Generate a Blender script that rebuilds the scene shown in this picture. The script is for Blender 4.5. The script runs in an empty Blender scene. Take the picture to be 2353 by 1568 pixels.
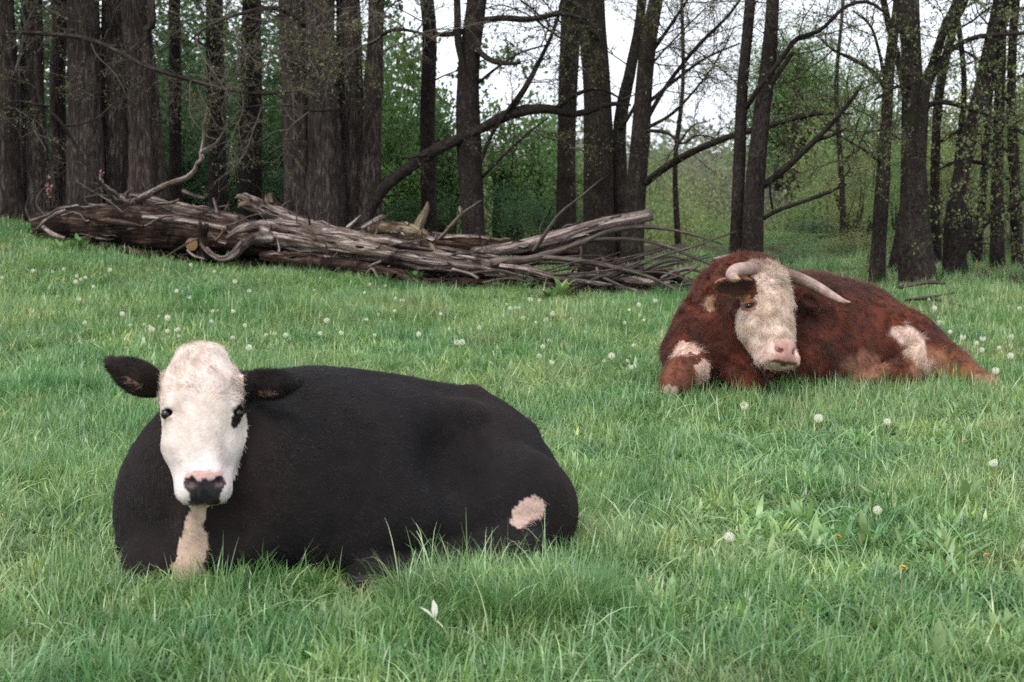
import bpy, math, random
import numpy as np
from mathutils import Vector, Matrix

# ------------------------------------------------------------------ camera, sky, sun, exposure
F_PX, CXP, CYP = 3268.0, 1176.5, 784.0          # photo measured on a 2353 x 1568 grid
CAM_H = 1.5
TILT = math.atan(444.0 / F_PX)                  # horizon lies above the middle of the frame
scene = bpy.context.scene
COL = scene.collection
cam_data = bpy.data.cameras.new("camera")
cam = bpy.data.objects.new("camera", cam_data)
COL.objects.link(cam)
cam.location = (0, 0, CAM_H)
cam.rotation_euler = (math.pi / 2 - TILT, 0, 0)
cam_data.sensor_width = 36.0
cam_data.lens = 36.0 * F_PX / 2353.0
cam_data.clip_start = 0.05
cam_data.clip_end = 2000.0
cam_data.dof.use_dof = True
cam_data.dof.focus_distance = 6.6
cam_data.dof.aperture_fstop = 4.5
scene.camera = cam

world = bpy.data.worlds.new("World")
scene.world = world
world.use_nodes = True
wn, wl = world.node_tree.nodes, world.node_tree.links
wn.clear()
SUN_EL, SUN_AZ = math.radians(56), math.radians(205)
sky = wn.new("ShaderNodeTexSky")
sky.sky_type = 'NISHITA'
sky.sun_disc = False
sky.sun_elevation = SUN_EL
sky.sun_rotation = SUN_AZ
sky.dust_density = 4.0
sky.air_density = 1.0
veil = wn.new("ShaderNodeMix")                  # thin even cloud veil over the blue
veil.data_type = 'RGBA'
veil.inputs[0].default_value = 0.80
veil.inputs[7].default_value = (7.9, 8.3, 9.1, 1)
wl.new(sky.outputs[0], veil.inputs[6])
bg = wn.new("ShaderNodeBackground")
bg.inputs[1].default_value = 0.135
wl.new(veil.outputs[2], bg.inputs[0])
wo = wn.new("ShaderNodeOutputWorld")
wl.new(bg.outputs[0], wo.inputs[0])

sun_data = bpy.data.lights.new("sun", 'SUN')
sun_data.energy = 1.5
sun_data.angle = math.radians(25)
sun_data.color = (1.0, 0.95, 0.88)
sun = bpy.data.objects.new("sun", sun_data)
COL.objects.link(sun)
sun.location = (0, 0, 30)
_sd = Vector((math.sin(SUN_AZ) * math.cos(SUN_EL), math.cos(SUN_AZ) * math.cos(SUN_EL), math.sin(SUN_EL)))
sun.rotation_euler = _sd.to_track_quat('Z', 'Y').to_euler()

scene.view_settings.view_transform = 'Standard'
scene.view_settings.look = 'None'
scene.view_settings.exposure = 0.62
scene.view_settings.gamma = 1.0
scene.render.engine = 'CYCLES'
scene.cycles.max_bounces = 5
scene.cycles.diffuse_bounces = 3
scene.cycles.glossy_bounces = 2
scene.cycles.transmission_bounces = 3
scene.cycles.transparent_max_bounces = 6
scene.cycles.use_denoising = False       # the photograph is on grainy film
scene.cycles.use_fast_gi = False
scene.cycles_curves.shape = 'RIBBONS'
scene.cycles_curves.subdivisions = 2

# ------------------------------------------------------------------ helpers
rng = np.random.default_rng(7)
random.seed(7)
_CT, _ST = math.cos(TILT), math.sin(TILT)

def ray(px, py):
    dx, dy = (px - CXP) / F_PX, -(py - CYP) / F_PX
    return np.array([dx, _CT + dy * _ST, -_ST + dy * _CT])

def P(px, py, Y):
    r = ray(px, py)
    t = Y / r[1]
    return np.array([r[0] * t, Y, CAM_H + r[2] * t])

def sstep(a, b, x):
    t = np.clip((np.asarray(x, float) - a) / (b - a), 0, 1)
    return t * t * (3 - 2 * t)

def hash3(ix, iy, iz, seed=0):
    h = (ix.astype(np.int64) * 374761393 + iy.astype(np.int64) * 668265263 + iz.astype(np.int64) * 2147483647 + seed * 1274126177) & 0xffffffff
    h = ((h ^ (h >> 13)) * 1274126177) & 0xffffffff
    h = ((h ^ (h >> 16)) * 2246822519) & 0xffffffff
    h = h ^ (h >> 15)
    return (h & 0xffffff) / float(0xffffff)

def vnoise(p, scale=1.0, seed=0):
    q = np.asarray(p, float) * scale
    i = np.floor(q).astype(np.int64)
    f = q - i
    f = f * f * (3 - 2 * f)
    out = 0
    for dx in (0, 1):
        wx = f[:, 0] if dx else 1 - f[:, 0]
        for dy in (0, 1):
            wy = f[:, 1] if dy else 1 - f[:, 1]
            for dz in (0, 1):
                wz = f[:, 2] if dz else 1 - f[:, 2]
                out = out + wx * wy * wz * hash3(i[:, 0] + dx, i[:, 1] + dy, i[:, 2] + dz, seed)
    return out * 2 - 1

def fbm(p, scale, seed=0, octv=3):
    a, s, o = 1.0, scale, 0
    for k in range(octv):
        o = o + a * vnoise(p, s, seed + k * 17)
        a *= 0.5; s *= 2.03
    return o / 1.75

def ground_z(x, y):
    x = np.asarray(x, float); y = np.asarray(y, float)
    l = np.clip(1.0 - x, 0, 9)
    z = 0.0092 * l * l * sstep(8.5, 17, y)
    z = z - 5.0 * sstep(21, 48, y) + 5.0 * sstep(58, 150, y)
    n = 0.030 * np.sin(x * 1.3 + 0.6 * y) * np.cos(y * 1.1 - 0.5 * x) + 0.02 * np.sin(2.9 * x - 1.7 * y + 1.0)
    return z + n * sstep(5.8, 8.0, y) * (1 - sstep(8.0, 8.6, y) * (1 - sstep(10.2, 11.5, y)))

def gz(x, y):
    return float(ground_z(np.array([x]), np.array([y]))[0])

def G(px, py):
    """ground point seen at a pixel of the 2353-wide photo grid"""
    r = ray(px, py)
    t = 2.0
    o = np.array([0, 0, CAM_H])
    for _ in range(400):
        p = o + r * t
        h = p[2] - gz(p[0], p[1])
        if h < 0.002:
            break
        t += max(h * 1.2, 0.01)
    return o + r * t

ORD = "first second third fourth fifth sixth seventh eighth ninth tenth eleventh twelfth thirteenth fourteenth fifteenth sixteenth seventeenth eighteenth nineteenth".split()
def ordinal(k):
    if k < 19: return ORD[k]
    k += 1
    t = ["", "", "twent", "thirt", "fort", "fift"][k // 10]
    return t + "ieth" if k % 10 == 0 else t + "y-" + ORD[k % 10 - 1]

# ---- objects
def tag(o, label=None, cat=None, group=None, kind=None):
    if label: o["label"] = label
    if cat: o["category"] = cat
    if group: o["group"] = group
    if kind: o["kind"] = kind
    return o

def thing(name, loc, label, cat, group=None):
    o = bpy.data.objects.new(name, None)
    o.empty_display_size = 0.1
    COL.objects.link(o)
    o.location = tuple(float(v) for v in loc)
    return tag(o, label, cat, group)

def mesh_from(name, V, Fq, mat=None, uv=None, smooth=True, colors=None, mats=None, midx=None):
    V = np.asarray(V, np.float32)
    me = bpy.data.meshes.new(name)
    if isinstance(Fq, np.ndarray):
        nf, k = Fq.shape
        me.vertices.add(len(V)); me.vertices.foreach_set("co", V.ravel())
        me.loops.add(nf * k); me.loops.foreach_set("vertex_index", Fq.astype(np.int32).ravel())
        me.polygons.add(nf)
        me.polygons.foreach_set("loop_start", np.arange(0, nf * k, k, dtype=np.int32))
        me.polygons.foreach_set("loop_total", np.full(nf, k, np.int32))
        me.update(calc_edges=True)
    else:
        me.from_pydata([tuple(v) for v in V], [], [tuple(f) for f in Fq])
    if smooth:
        me.polygons.foreach_set("use_smooth", np.ones(len(me.polygons), bool))
    if uv is not None:
        lay = me.uv_layers.new(name="UVMap")
        li = np.empty(len(me.loops), np.int32); me.loops.foreach_get("vertex_index", li)
        lay.data.foreach_set("uv", np.asarray(uv, np.float32)[li].ravel())
    if colors is not None:
        at = me.attributes.new("tint", 'FLOAT_COLOR', 'POINT')
        c = np.ones((len(V), 4), np.float32); c[:, :np.shape(colors)[1]] = colors
        at.data.foreach_set("color", c.ravel())
    for m in (mats or ([mat] if mat else [])):
        me.materials.append(m)
    if midx is not None:
        me.polygons.foreach_set("material_index", np.asarray(midx, np.int32))
    me.update()
    return me

def obj(name, me, parent=None, world_verts=True, loc=None):
    """link a mesh; verts are world coordinates, so a child is shifted by its parent's place"""
    o = bpy.data.objects.new(name, me)
    COL.objects.link(o)
    if parent is not None:
        o.parent = parent
        if world_verts:
            off = Vector((0, 0, 0)); p = parent
            while p is not None:
                off += p.location; p = p.parent
            o.location = -off
    if loc is not None:
        o.location = tuple(float(v) for v in loc)
    return o

def recenter(me, c):
    n = len(me.vertices)
    a = np.empty(n * 3, np.float32); me.vertices.foreach_get("co", a)
    a = a.reshape(-1, 3) - np.asarray(c, np.float32)
    me.vertices.foreach_set("co", a.ravel()); me.update()

class MB:
    """collects quads/tris with per-vertex uv/tint into one mesh"""
    def __init__(s):
        s.V, s.Q, s.U, s.C, s.M, s.n = [], [], [], [], [], 0
    def add(s, V, Q, U=None, C=None, m=0):
        V = np.asarray(V, float); Q = np.asarray(Q, int)
        if Q.shape[1] == 3:
            Q = np.concatenate([Q, Q[:, 2:3]], 1)
        s.V.append(V); s.Q.append(Q + s.n)
        s.U.append(np.zeros((len(V), 2)) if U is None else U)
        s.C.append(np.ones((len(V), 3)) if C is None else np.broadcast_to(C, (len(V), 3)))
        s.M.append(np.full(len(Q), m)); s.n += len(V)
    def mesh(s, name, mats, smooth=True):
        V = np.concatenate(s.V); Q = np.concatenate(s.Q); U = np.concatenate(s.U); C = np.concatenate(s.C); M = np.concatenate(s.M)
        faces = [tuple(q) if q[2] != q[3] else tuple(q[:3]) for q in Q.tolist()]
        return mesh_from(name, V, faces, uv=U, colors=C, smooth=smooth, mats=mats, midx=M)

# ---- materials
def new_mat(name, rough=0.8, spec=0.3):
    m = bpy.data.materials.new(name); m.use_nodes = True
    nt = m.node_tree; b = nt.nodes["Principled BSDF"]
    b.inputs["Roughness"].default_value = rough
    b.inputs["Specular IOR Level"].default_value = spec
    return m, nt, b

def node(nt, t, **kw):
    n = nt.nodes.new(t)
    for k, v in kw.items():
        setattr(n, k, v)
    return n

def ramp(nt, stops, fac=None):
    r = nt.nodes.new("ShaderNodeValToRGB")
    el = r.color_ramp.elements
    while len(el) < len(stops):
        el.new(0.5)
    for e, (p, c) in zip(el, stops):
        e.position = p; e.color = (*c, 1) if len(c) == 3 else c
    if fac is not None:
        nt.links.new(fac, r.inputs[0])
    return r

def mixc(nt, a, b, fac, mode='MIX'):
    m = nt.nodes.new("ShaderNodeMix"); m.data_type = 'RGBA'; m.blend_type = mode
    for s, v in ((0, fac), (6, a), (7, b)):
        if hasattr(v, "default_value") or hasattr(v, "links"):
            nt.links.new(v, m.inputs[s])
        else:
            m.inputs[s].default_value = v if s == 0 else (*v, 1)
    return m.outputs[2]

def noise_tex(nt, scale, detail=4, rough=0.55, vec=None, dist=0.0):
    n = nt.nodes.new("ShaderNodeTexNoise")
    n.inputs["Scale"].default_value = scale; n.inputs["Detail"].default_value = detail
    n.inputs["Roughness"].default_value = rough; n.inputs["Distortion"].default_value = dist
    if vec is not None:
        nt.links.new(vec, n.inputs["Vector"])
    return n.outputs["Fac"]

def mapping(nt, scale, src='UV', loc=(0, 0, 0)):
    tc = nt.nodes.new("ShaderNodeTexCoord"); mp = nt.nodes.new("ShaderNodeMapping")
    mp.inputs["Scale"].default_value = scale; mp.inputs["Location"].default_value = loc
    nt.links.new(tc.outputs[src], mp.inputs[0])
    return mp.outputs[0]

def bump(nt, b, height, strength=0.5, dist=0.02):
    n = nt.nodes.new("ShaderNodeBump"); n.inputs["Strength"].default_value = strength; n.inputs["Distance"].default_value = dist
    nt.links.new(height, n.inputs["Height"]); nt.links.new(n.outputs[0], b.inputs["Normal"])

# ---- tubes (trunks, logs, branches)
def spline(pts, n):
    pts = np.asarray(pts, float)
    if len(pts) == 2:
        t = np.linspace(0, 1, n)[:, None]
        return pts[0] * (1 - t) + pts[1] * t
    p = np.vstack([2 * pts[0] - pts[1], pts, 2 * pts[-1] - pts[-2]])
    seg = np.linalg.norm(np.diff(pts[:, :3], axis=0), axis=1)
    cum = np.concatenate([[0], np.cumsum(seg)])
    u = np.linspace(0, cum[-1], n)
    k = np.clip(np.searchsorted(cum, u, side='right') - 1, 0, len(seg) - 1)
    t = ((u - cum[k]) / np.maximum(seg[k], 1e-9))[:, None]
    a, b, c, d = p[k], p[k + 1], p[k + 2], p[k + 3]
    return 0.5 * ((2 * b) + (-a + c) * t + (2 * a - 5 * b + 4 * c - d) * t ** 2 + (-a + 3 * b - 3 * c + d) * t ** 3)

def frames(C):
    T = np.gradient(C, axis=0); T /= np.linalg.norm(T, axis=1)[:, None] + 1e-12
    ref = np.array([0, 0, 1.0]) if abs(T[0, 2]) < 0.9 else np.array([1.0, 0, 0])
    N = np.zeros_like(C); n = np.cross(T[0], ref); n /= np.linalg.norm(n)
    for i in range(len(C)):
        n = n - T[i] * np.dot(n, T[i]); n /= np.linalg.norm(n) + 1e-12
        N[i] = n
    return T, N, np.cross(T, N)

def tube(pts, sides=10, rings=24, lump=0.0, ridge=0.0, nridge=7, seed=0, cap=True, flare=0.0, lump_scale=3.0, jag=0.0, twist=0.0):
    """pts: (x,y,z,r) rows. returns verts, quads, uv"""
    S = spline(pts, rings)
    C, R = S[:, :3], np.maximum(S[:, 3], 0.0008)
    T, N, B = frames(C)
    L = np.concatenate([[0], np.cumsum(np.linalg.norm(np.diff(C, axis=0), axis=1))])
    th = np.linspace(0, 2 * np.pi, sides + 1)
    tt, ll = np.meshgrid(th, L)
    rr = np.repeat(R[:, None], sides + 1, 1)
    if ridge:
        ph = seed * 1.7
        q = np.stack([np.cos(tt) * nridge * 0.35, np.sin(tt) * nridge * 0.35, ll * 0.5 + ph], -1).reshape(-1, 3)
        rr = rr * (1 + ridge * (fbm(q, 1.6, seed, 3).reshape(rr.shape)))
    if lump:
        q = np.stack([np.cos(tt) * R[:, None], np.sin(tt) * R[:, None], ll], -1).reshape(-1, 3)
        rr = rr * (1 + lump * fbm(q, lump_scale, seed + 5, 3).reshape(rr.shape))
    if flare:
        rr = rr * (1 + flare * np.exp(-ll / 0.35) * (0.6 + 0.7 * np.maximum(0, np.sin(tt * 4 + seed))))
    tw = tt + twist * ll
    Vv = C[:, None, :] + (np.cos(tw)[..., None] * N[:, None, :] + np.sin(tw)[..., None] * B[:, None, :]) * rr[..., None]
    if jag:
        j = jag * (hash3(np.arange(sides + 1) % sides, np.zeros(sides + 1, int), np.zeros(sides + 1, int), seed) - 0.3)
        Vv[-1] += T[-1] * j[:, None]
    m = sides + 1
    V = Vv.reshape(-1, 3)
    uv = np.stack([np.repeat((th / (2 * np.pi))[None], rings, 0) * 2 * np.pi * np.mean(R), np.repeat(L[:, None], m, 1)], -1).reshape(-1, 2)
    i, j = np.meshgrid(np.arange(rings - 1), np.arange(sides), indexing='ij')
    a = (i * m + j).ravel()
    Q = np.stack([a, a + 1, a + m + 1, a + m], 1)
    if cap:
        for e, idx in ((0, 0), (1, rings - 1)):
            c = len(V)
            V = np.vstack([V, (C[idx] + (0.15 if e else -0.1) * R[idx] * T[idx] * (0 if jag else 1))[None]])
            uv = np.vstack([uv, [[0, L[idx]]]])
            j = np.arange(sides); b0 = idx * m
            tri = np.stack([np.full(sides, c), b0 + j, b0 + j + 1, b0 + j + 1], 1) if e else np.stack([np.full(sides, c), b0 + j + 1, b0 + j, b0 + j], 1)
            Q = np.vstack([Q, tri])
    return V, Q, uv

def pix_path(rows):
    """(px, py, Y, radius) rows -> (x,y,z,r)"""
    return np.array([[*P(a, b, c), r] for a, b, c, r in rows])
# ------------------------------------------------------------------ ground
def ground_mat():
    m, nt, b = new_mat("meadow_soil", 0.95, 0.1)
    at = node(nt, "ShaderNodeAttribute", attribute_name="tint")
    gp = node(nt, "ShaderNodeNewGeometry")
    f = noise_tex(nt, 9, 6, 0.65, gp.outputs["Position"])
    g = ramp(nt, [(0.3, (0.045, 0.110, 0.038)), (0.7, (0.085, 0.150, 0.055))], f)  # green put into the soil colour for bounced light in grass gaps
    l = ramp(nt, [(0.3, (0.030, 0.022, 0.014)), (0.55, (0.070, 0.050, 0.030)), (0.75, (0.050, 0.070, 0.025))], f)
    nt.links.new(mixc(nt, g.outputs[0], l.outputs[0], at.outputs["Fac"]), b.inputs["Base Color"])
    bump(nt, b, noise_tex(nt, 60, 4, 0.6, gp.outputs["Position"]), 0.6, 0.03)
    return m

def axis(fine0, fine1, step, lo, hi):
    a = list(np.arange(fine0, fine1 + 1e-6, step))
    s, v = step, fine1
    while v < hi:
        s *= 1.22; v += s; a.append(min(v, hi))
    s, v = step, fine0
    while v > lo:
        s *= 1.22; v -= s; a.insert(0, max(v, lo))
    return np.array(a)
_xs, _ys = axis(-11, 11, 0.22, -260, 260), axis(3, 26, 0.22, -40, 420)
_X, _Y = np.meshgrid(_xs, _ys)
_Z = ground_z(_X.ravel(), _Y.ravel())
_V = np.stack([_X.ravel(), _Y.ravel(), _Z], 1)
_nx = len(_xs)
_i, _j = np.meshgrid(np.arange(len(_ys) - 1), np.arange(_nx - 1), indexing='ij')
_a = (_i * _nx + _j).ravel()
def tree_edge(x):
    return 15.6 + np.clip(-x, -6, 7) * 0.28
def YL(px): return 17.35 - px / 1550.0 * 2.85      # distance of the log heap along the photo's width
def heap(x, y):
    """1 on the strip of ground under the log heap"""
    px = CXP + x / np.maximum(y, 1) * F_PX
    dy = y - YL(np.clip(px, 60, 1620))
    return sstep(-.75, -.35, dy) * (1 - sstep(.7, 1.3, dy)) * sstep(40, 110, px) * (1 - sstep(1560, 1660, px))
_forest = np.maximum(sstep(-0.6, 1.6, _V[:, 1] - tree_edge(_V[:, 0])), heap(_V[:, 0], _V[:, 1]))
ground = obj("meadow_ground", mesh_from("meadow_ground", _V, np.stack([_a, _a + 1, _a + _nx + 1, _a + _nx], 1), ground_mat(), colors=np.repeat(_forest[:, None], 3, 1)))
tag(ground, "gently sloping meadow soil running back into the wood", "ground", kind="structure")
# ------------------------------------------------------------------ animals: implicit bodies, one surface each
def s_ell(p, c, r, A=None):
    q = p - np.asarray(c, np.float32)
    if A is not None:
        q = q @ np.asarray(A, np.float32).T
    r = np.asarray(r, np.float32)
    k0 = np.linalg.norm(q / r, axis=1); k1 = np.linalg.norm(q / (r * r), axis=1) + 1e-9
    return k0 * (k0 - 1) / k1

def s_cone(p, a, b, ra, rb):
    a = np.asarray(a, np.float32); ba = np.asarray(b, np.float32) - a
    h = np.clip((p - a) @ ba / np.dot(ba, ba), 0, 1)
    return np.linalg.norm(p - a - h[:, None] * ba, axis=1) - (ra + (rb - ra) * h)

def s_u(a, b, k):
    h = np.maximum(k - np.abs(a - b), 0) / k
    return np.minimum(a, b) - h * h * k * 0.25

def s_sub(a, b, k):
    return -s_u(-a, b, k)

def surface_nets(f, lo, hi, h):
    lo = np.asarray(lo, float); n = np.ceil((np.asarray(hi) - lo) / h).astype(int) + 1
    B = 8
    nb = np.ceil(n / B).astype(int); n = nb * B
    D = np.empty(n, np.float32)
    bi = np.stack(np.meshgrid(*[np.arange(k) for k in nb], indexing='ij'), -1).reshape(-1, 3)
    dc = f((lo + (bi * B + (B - 1) / 2) * h).astype(np.float32))
    act = np.abs(dc) < B * h * 1.35
    off = np.stack(np.meshgrid(*[np.arange(B)] * 3, indexing='ij'), -1).reshape(-1, 3)
    for b, d in zip(bi[~act], dc[~act]):
        D[b[0] * B:b[0] * B + B, b[1] * B:b[1] * B + B, b[2] * B:b[2] * B + B] = d
    ba = bi[act]
    for s in range(0, len(ba), 400):
        bb = ba[s:s + 400]
        pts = (bb[:, None, :] * B + off[None]).reshape(-1, 3)
        D[pts[:, 0], pts[:, 1], pts[:, 2]] = f((lo + pts * h).astype(np.float32))
    S = D < 0
    c = np.zeros(np.array(n) - 1, np.int8)
    corners = [(i, j, k) for i in (0, 1) for j in (0, 1) for k in (0, 1)]
    sl = lambda o: tuple(slice(a, m - 1 + a) for a, m in zip(o, n))
    for o in corners:
        c += S[sl(o)]
    cells = np.argwhere((c > 0) & (c < 8))
    idx = -np.ones(c.shape, np.int64); idx[tuple(cells.T)] = np.arange(len(cells))
    acc = np.zeros((len(cells), 3)); cnt = np.zeros(len(cells))
    for a in corners:
        for ax in range(3):
            if a[ax]: continue
            b = list(a); b[ax] = 1
            da = D[tuple((cells + a).T)]; db = D[tuple((cells + b).T)]
            m = (da < 0) != (db < 0)
            t = np.where(m, da / np.where(m, da - db, 1), 0)
            p = cells + a + np.eye(3)[ax] * t[:, None]
            acc[m] += p[m]; cnt[m] += 1
    V = lo + acc / cnt[:, None] * h
    Q = []
    for ax in range(3):
        u, v = (ax + 1) % 3, (ax + 2) % 3
        e = [slice(None)] * 3; e2 = [slice(None)] * 3
        e[ax] = slice(0, -1); e2[ax] = slice(1, None)
        cr = np.argwhere(S[tuple(e)] != S[tuple(e2)])
        cr = cr[(cr[:, u] > 0) & (cr[:, v] > 0) & (cr[:, u] < n[u] - 1) & (cr[:, v] < n[v] - 1)]
        du = np.eye(3, dtype=int)[u]; dv = np.eye(3, dtype=int)[v]
        q = np.stack([idx[tuple((cr - du - dv).T)], idx[tuple((cr - dv).T)], idx[tuple(cr.T)], idx[tuple((cr - du).T)]], 1)
        ins = S[tuple(cr.T)]
        q[~ins] = q[~ins][:, ::-1]
        Q.append(q)
    Q = np.concatenate(Q); Q = Q[(Q >= 0).all(1)]
    return V, Q

def vert_normals(f, V, e=0.004):
    g = np.stack([f((V + np.eye(3)[k] * e).astype(np.float32)) - f((V - np.eye(3)[k] * e).astype(np.float32)) for k in range(3)], 1)
    return g / (np.linalg.norm(g, axis=1)[:, None] + 1e-9)

class Frame:
    """local axes; to_local gives (l, d, n) rows"""
    def __init__(s, o, L, D, N):
        s.o = np.asarray(o, float); s.M = np.array([L, D, N], float)
    def loc(s, p): return ((p - s.o) @ s.M.T)
    def wor(s, q): return s.o + np.asarray(q, float) @ s.M

def head_frame(poll, muzzle, yaw, roll=0.0):
    D = muzzle - poll; D = D / np.linalg.norm(D)
    N = np.array([math.sin(yaw), -math.cos(yaw), 0.0]); N = N - D * np.dot(N, D); N /= np.linalg.norm(N)
    L = np.cross(N, D)
    if roll:
        c, s = math.cos(roll), math.sin(roll)
        L, D = c * L - s * D, c * D + s * L
    return Frame(poll, L, D, N)

def head_sdf(q, w=1.0, sc=1.0, bull=False):
    """q in head axes: l right, d down the face from the poll, n out of the face"""
    q = q / sc
    q = q * np.array([1 / w, 1, 1], np.float32)
    al = np.abs(q[:, 0:1]); m = np.concatenate([al, q[:, 1:]], 1)          # mirrored
    d = s_ell(q, (0, .108, -.095), (.137, .120, .108))
    d = s_u(d, s_ell(q, (0, .215, -.085), (.110, .155, .092)), .05)
    d = s_u(d, s_cone(q, (0, .17, -.058), (0, .40, -.040), .074, .060), .04)
    d = s_u(d, s_ell(q, (0, .440, -.055), (.080, .070, .066)), .035)
    d = s_u(d, s_ell(m, (.050, .466, -.060), (.040, .044, .050)), .03)
    d = s_u(d, s_ell(q, (0, .488, -.108), (.050, .026, .042)), .018)
    d = s_u(d, s_cone(m, (.080, .17, -.145), (.080, .31, -.118), .058, .050), .045)
    d = s_u(d, s_cone(m, (.080, .31, -.118), (.048, .455, -.095), .050, .040), .045)
    d = s_u(d, s_ell(m, (.098, .165, -.058), (.034, .028, .032)), .03)
    d = s_u(d, s_cone(m, (.090, .225, -.075), (.066, .345, -.060), .026, .022), .035)
    d = s_u(d, s_ell(q, (0, .000, -.095), (.086, .048, .070)), .05)
    d = s_sub(d, s_ell(m, (.124, .202, -.048), (.020, .015, .024)), .012)
    d = s_sub(d, s_cone(m, (.048, .446, .000), (.030, .458, .014), .012, .007), .010)
    d = s_sub(d, s_cone(m, (.0, .508, -.04), (.085, .500, -.085), .003, .003), .008)
    d = s_u(d, s_cone(m, (.104, .184, -.030), (.136, .190, -.070), .009, .007), .010)
    d = s_u(d, s_cone(m, (.106, .222, -.036), (.130, .219, -.068), .005, .005), .008)
    return d * sc

def fold(p, k): return k * np.sin(p)

# ------------------------------------------------------------------ fur
def fur(name, V, Q, Nn, parent, mat, density, color_fn, flow_fn, len_fn, seed, radius=0.0006, wave=0.25, pts=4):
    r = np.random.default_rng(seed)
    T = np.concatenate([Q[:, [0, 1, 2]], Q[:, [0, 2, 3]]])
    a, b, c = V[T[:, 0]], V[T[:, 1]], V[T[:, 2]]
    ar = 0.5 * np.linalg.norm(np.cross(b - a, c - a), axis=1)
    cen = (a + b + c) / 3
    wgt = ar * density(cen)
    n = int(wgt.sum())
    t = r.choice(len(T), n, p=wgt / wgt.sum())
    u, v = r.random(n), r.random(n); fl = u + v > 1; u[fl] = 1 - u[fl]; v[fl] = 1 - v[fl]
    w = 1 - u - v
    root = a[t] * w[:, None] + b[t] * u[:, None] + c[t] * v[:, None]
    nr = Nn[T[t, 0]] * w[:, None] + Nn[T[t, 1]] * u[:, None] + Nn[T[t, 2]] * v[:, None]
    ln = len_fn(root) * (0.6 + 0.8 * r.random(n))
    keep = ln > 0.002
    root, nr, ln = root[keep], nr[keep], ln[keep]; n = len(root)
    flow, lift = flow_fn(root)
    flow = flow - nr * np.sum(flow * nr, 1)[:, None]
    flow /= np.linalg.norm(flow, axis=1)[:, None] + 1e-9
    jit = np.stack([vnoise(root, 22, seed + k) for k in range(3)], 1) * wave * 1.6 + r.normal(0, wave, (n, 3))
    d0 = flow * (1 - lift[:, None]) + nr * lift[:, None] + jit
    d0 /= np.linalg.norm(d0, axis=1)[:, None]
    P_ = np.empty((n, pts, 3), np.float32)
    bend = flow * 0.7 - nr * 0.25 + r.normal(0, wave, (n, 3))
    for k in range(pts):
        s = k / (pts - 1)
        P_[:, k] = root - nr * 0.002 + (d0 * s + bend * (s * s * 0.45)) * ln[:, None]
    cu = bpy.data.hair_curves.new(name)
    cu.add_curves([pts] * n)
    cu.attributes["position"].data.foreach_set("vector", P_.ravel())
    ra = cu.attributes.get("radius") or cu.attributes.new("radius", 'FLOAT', 'POINT')
    rad = np.tile(np.linspace(1, 0.25, pts), n) * radius
    ra.data.foreach_set("value", rad.astype(np.float32))
    col = np.ones((n, 4), np.float32)
    col[:, :3] = color_fn(root + r.normal(0, 0.004, root.shape)) * (0.75 + 0.5 * r.random(n))[:, None]
    ca = cu.attributes.new("tint", 'FLOAT_COLOR', 'CURVE')
    ca.data.foreach_set("color", col.ravel())
    cu.materials.append(mat)
    o = obj(name, cu, parent)
    return o

def coat_mat(name, rough, spec, hair, sheen=0.0):
    m, nt, b = new_mat(name, rough, spec)
    at = node(nt, "ShaderNodeAttribute", attribute_name="tint")
    gp = node(nt, "ShaderNodeNewGeometry")
    f = noise_tex(nt, 14, 5, 0.6, gp.outputs["Position"])
    r = ramp(nt, [(0.3, (0.72, 0.72, 0.72)), (0.7, (1.2, 1.2, 1.2))], f)
    nt.links.new(mixc(nt, at.outputs["Color"], r.outputs[0], 1.0, 'MULTIPLY'), b.inputs["Base Color"])
    if not hair:
        mr = node(nt, "ShaderNodeMapRange"); mr.inputs["To Min"].default_value = .36; mr.inputs["To Max"].default_value = rough
        nt.links.new(at.outputs["Alpha"], mr.inputs[0]); nt.links.new(mr.outputs[0], b.inputs["Roughness"])
        bump(nt, b, noise_tex(nt, 90, 4, 0.6, gp.outputs["Position"]), 0.35, 0.01)
    return m

def skin_mat(name):
    return coat_mat(name, 0.38, 0.5, False)

def ball(c, r, n=14, m=20, sq=(1, 1, 1), axes=None):
    th, ph = np.meshgrid(np.linspace(0, np.pi, n), np.linspace(0, 2 * np.pi, m + 1))
    v = np.stack([np.sin(th) * np.cos(ph), np.sin(th) * np.sin(ph), np.cos(th)], -1).reshape(-1, 3) * r * np.array(sq)
    if axes is not None: v = v @ np.asarray(axes)
    i, j = np.meshgrid(np.arange(m), np.arange(n - 1), indexing='ij'); a = (i * n + j).ravel()
    return v + np.asarray(c), np.stack([a, a + 1, a + n + 1, a + n], 1)

EYE_MAT, _nt, _b = new_mat("eye_dark", 0.16, 0.5); _b.inputs["Base Color"].default_value = (0.008, 0.006, 0.006, 1)
LID_MAT, _nt, _b = new_mat("eyelid", 0.6, 0.3); _b.inputs["Base Color"].default_value = (0.30, 0.13, 0.10, 1)
FUR_MAT = coat_mat("coat_hair", 0.46, 0.42, True)
HIDE_MAT = coat_mat("hide", 0.9, 0.15, False)
WHITE, BLACK = np.array([0.66, 0.555, 0.50]), np.array([0.0095, 0.0076, 0.0082])
RED, REDD = np.array([0.112, 0.028, 0.0135]), np.array([0.045, 0.0135, 0.0095])
BWHITE = np.array([0.60, 0.47, 0.39])

def lerp(a, b, t):
    t = np.clip(t, 0, 1)[:, None]
    return a * (1 - t) + b * t

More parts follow.
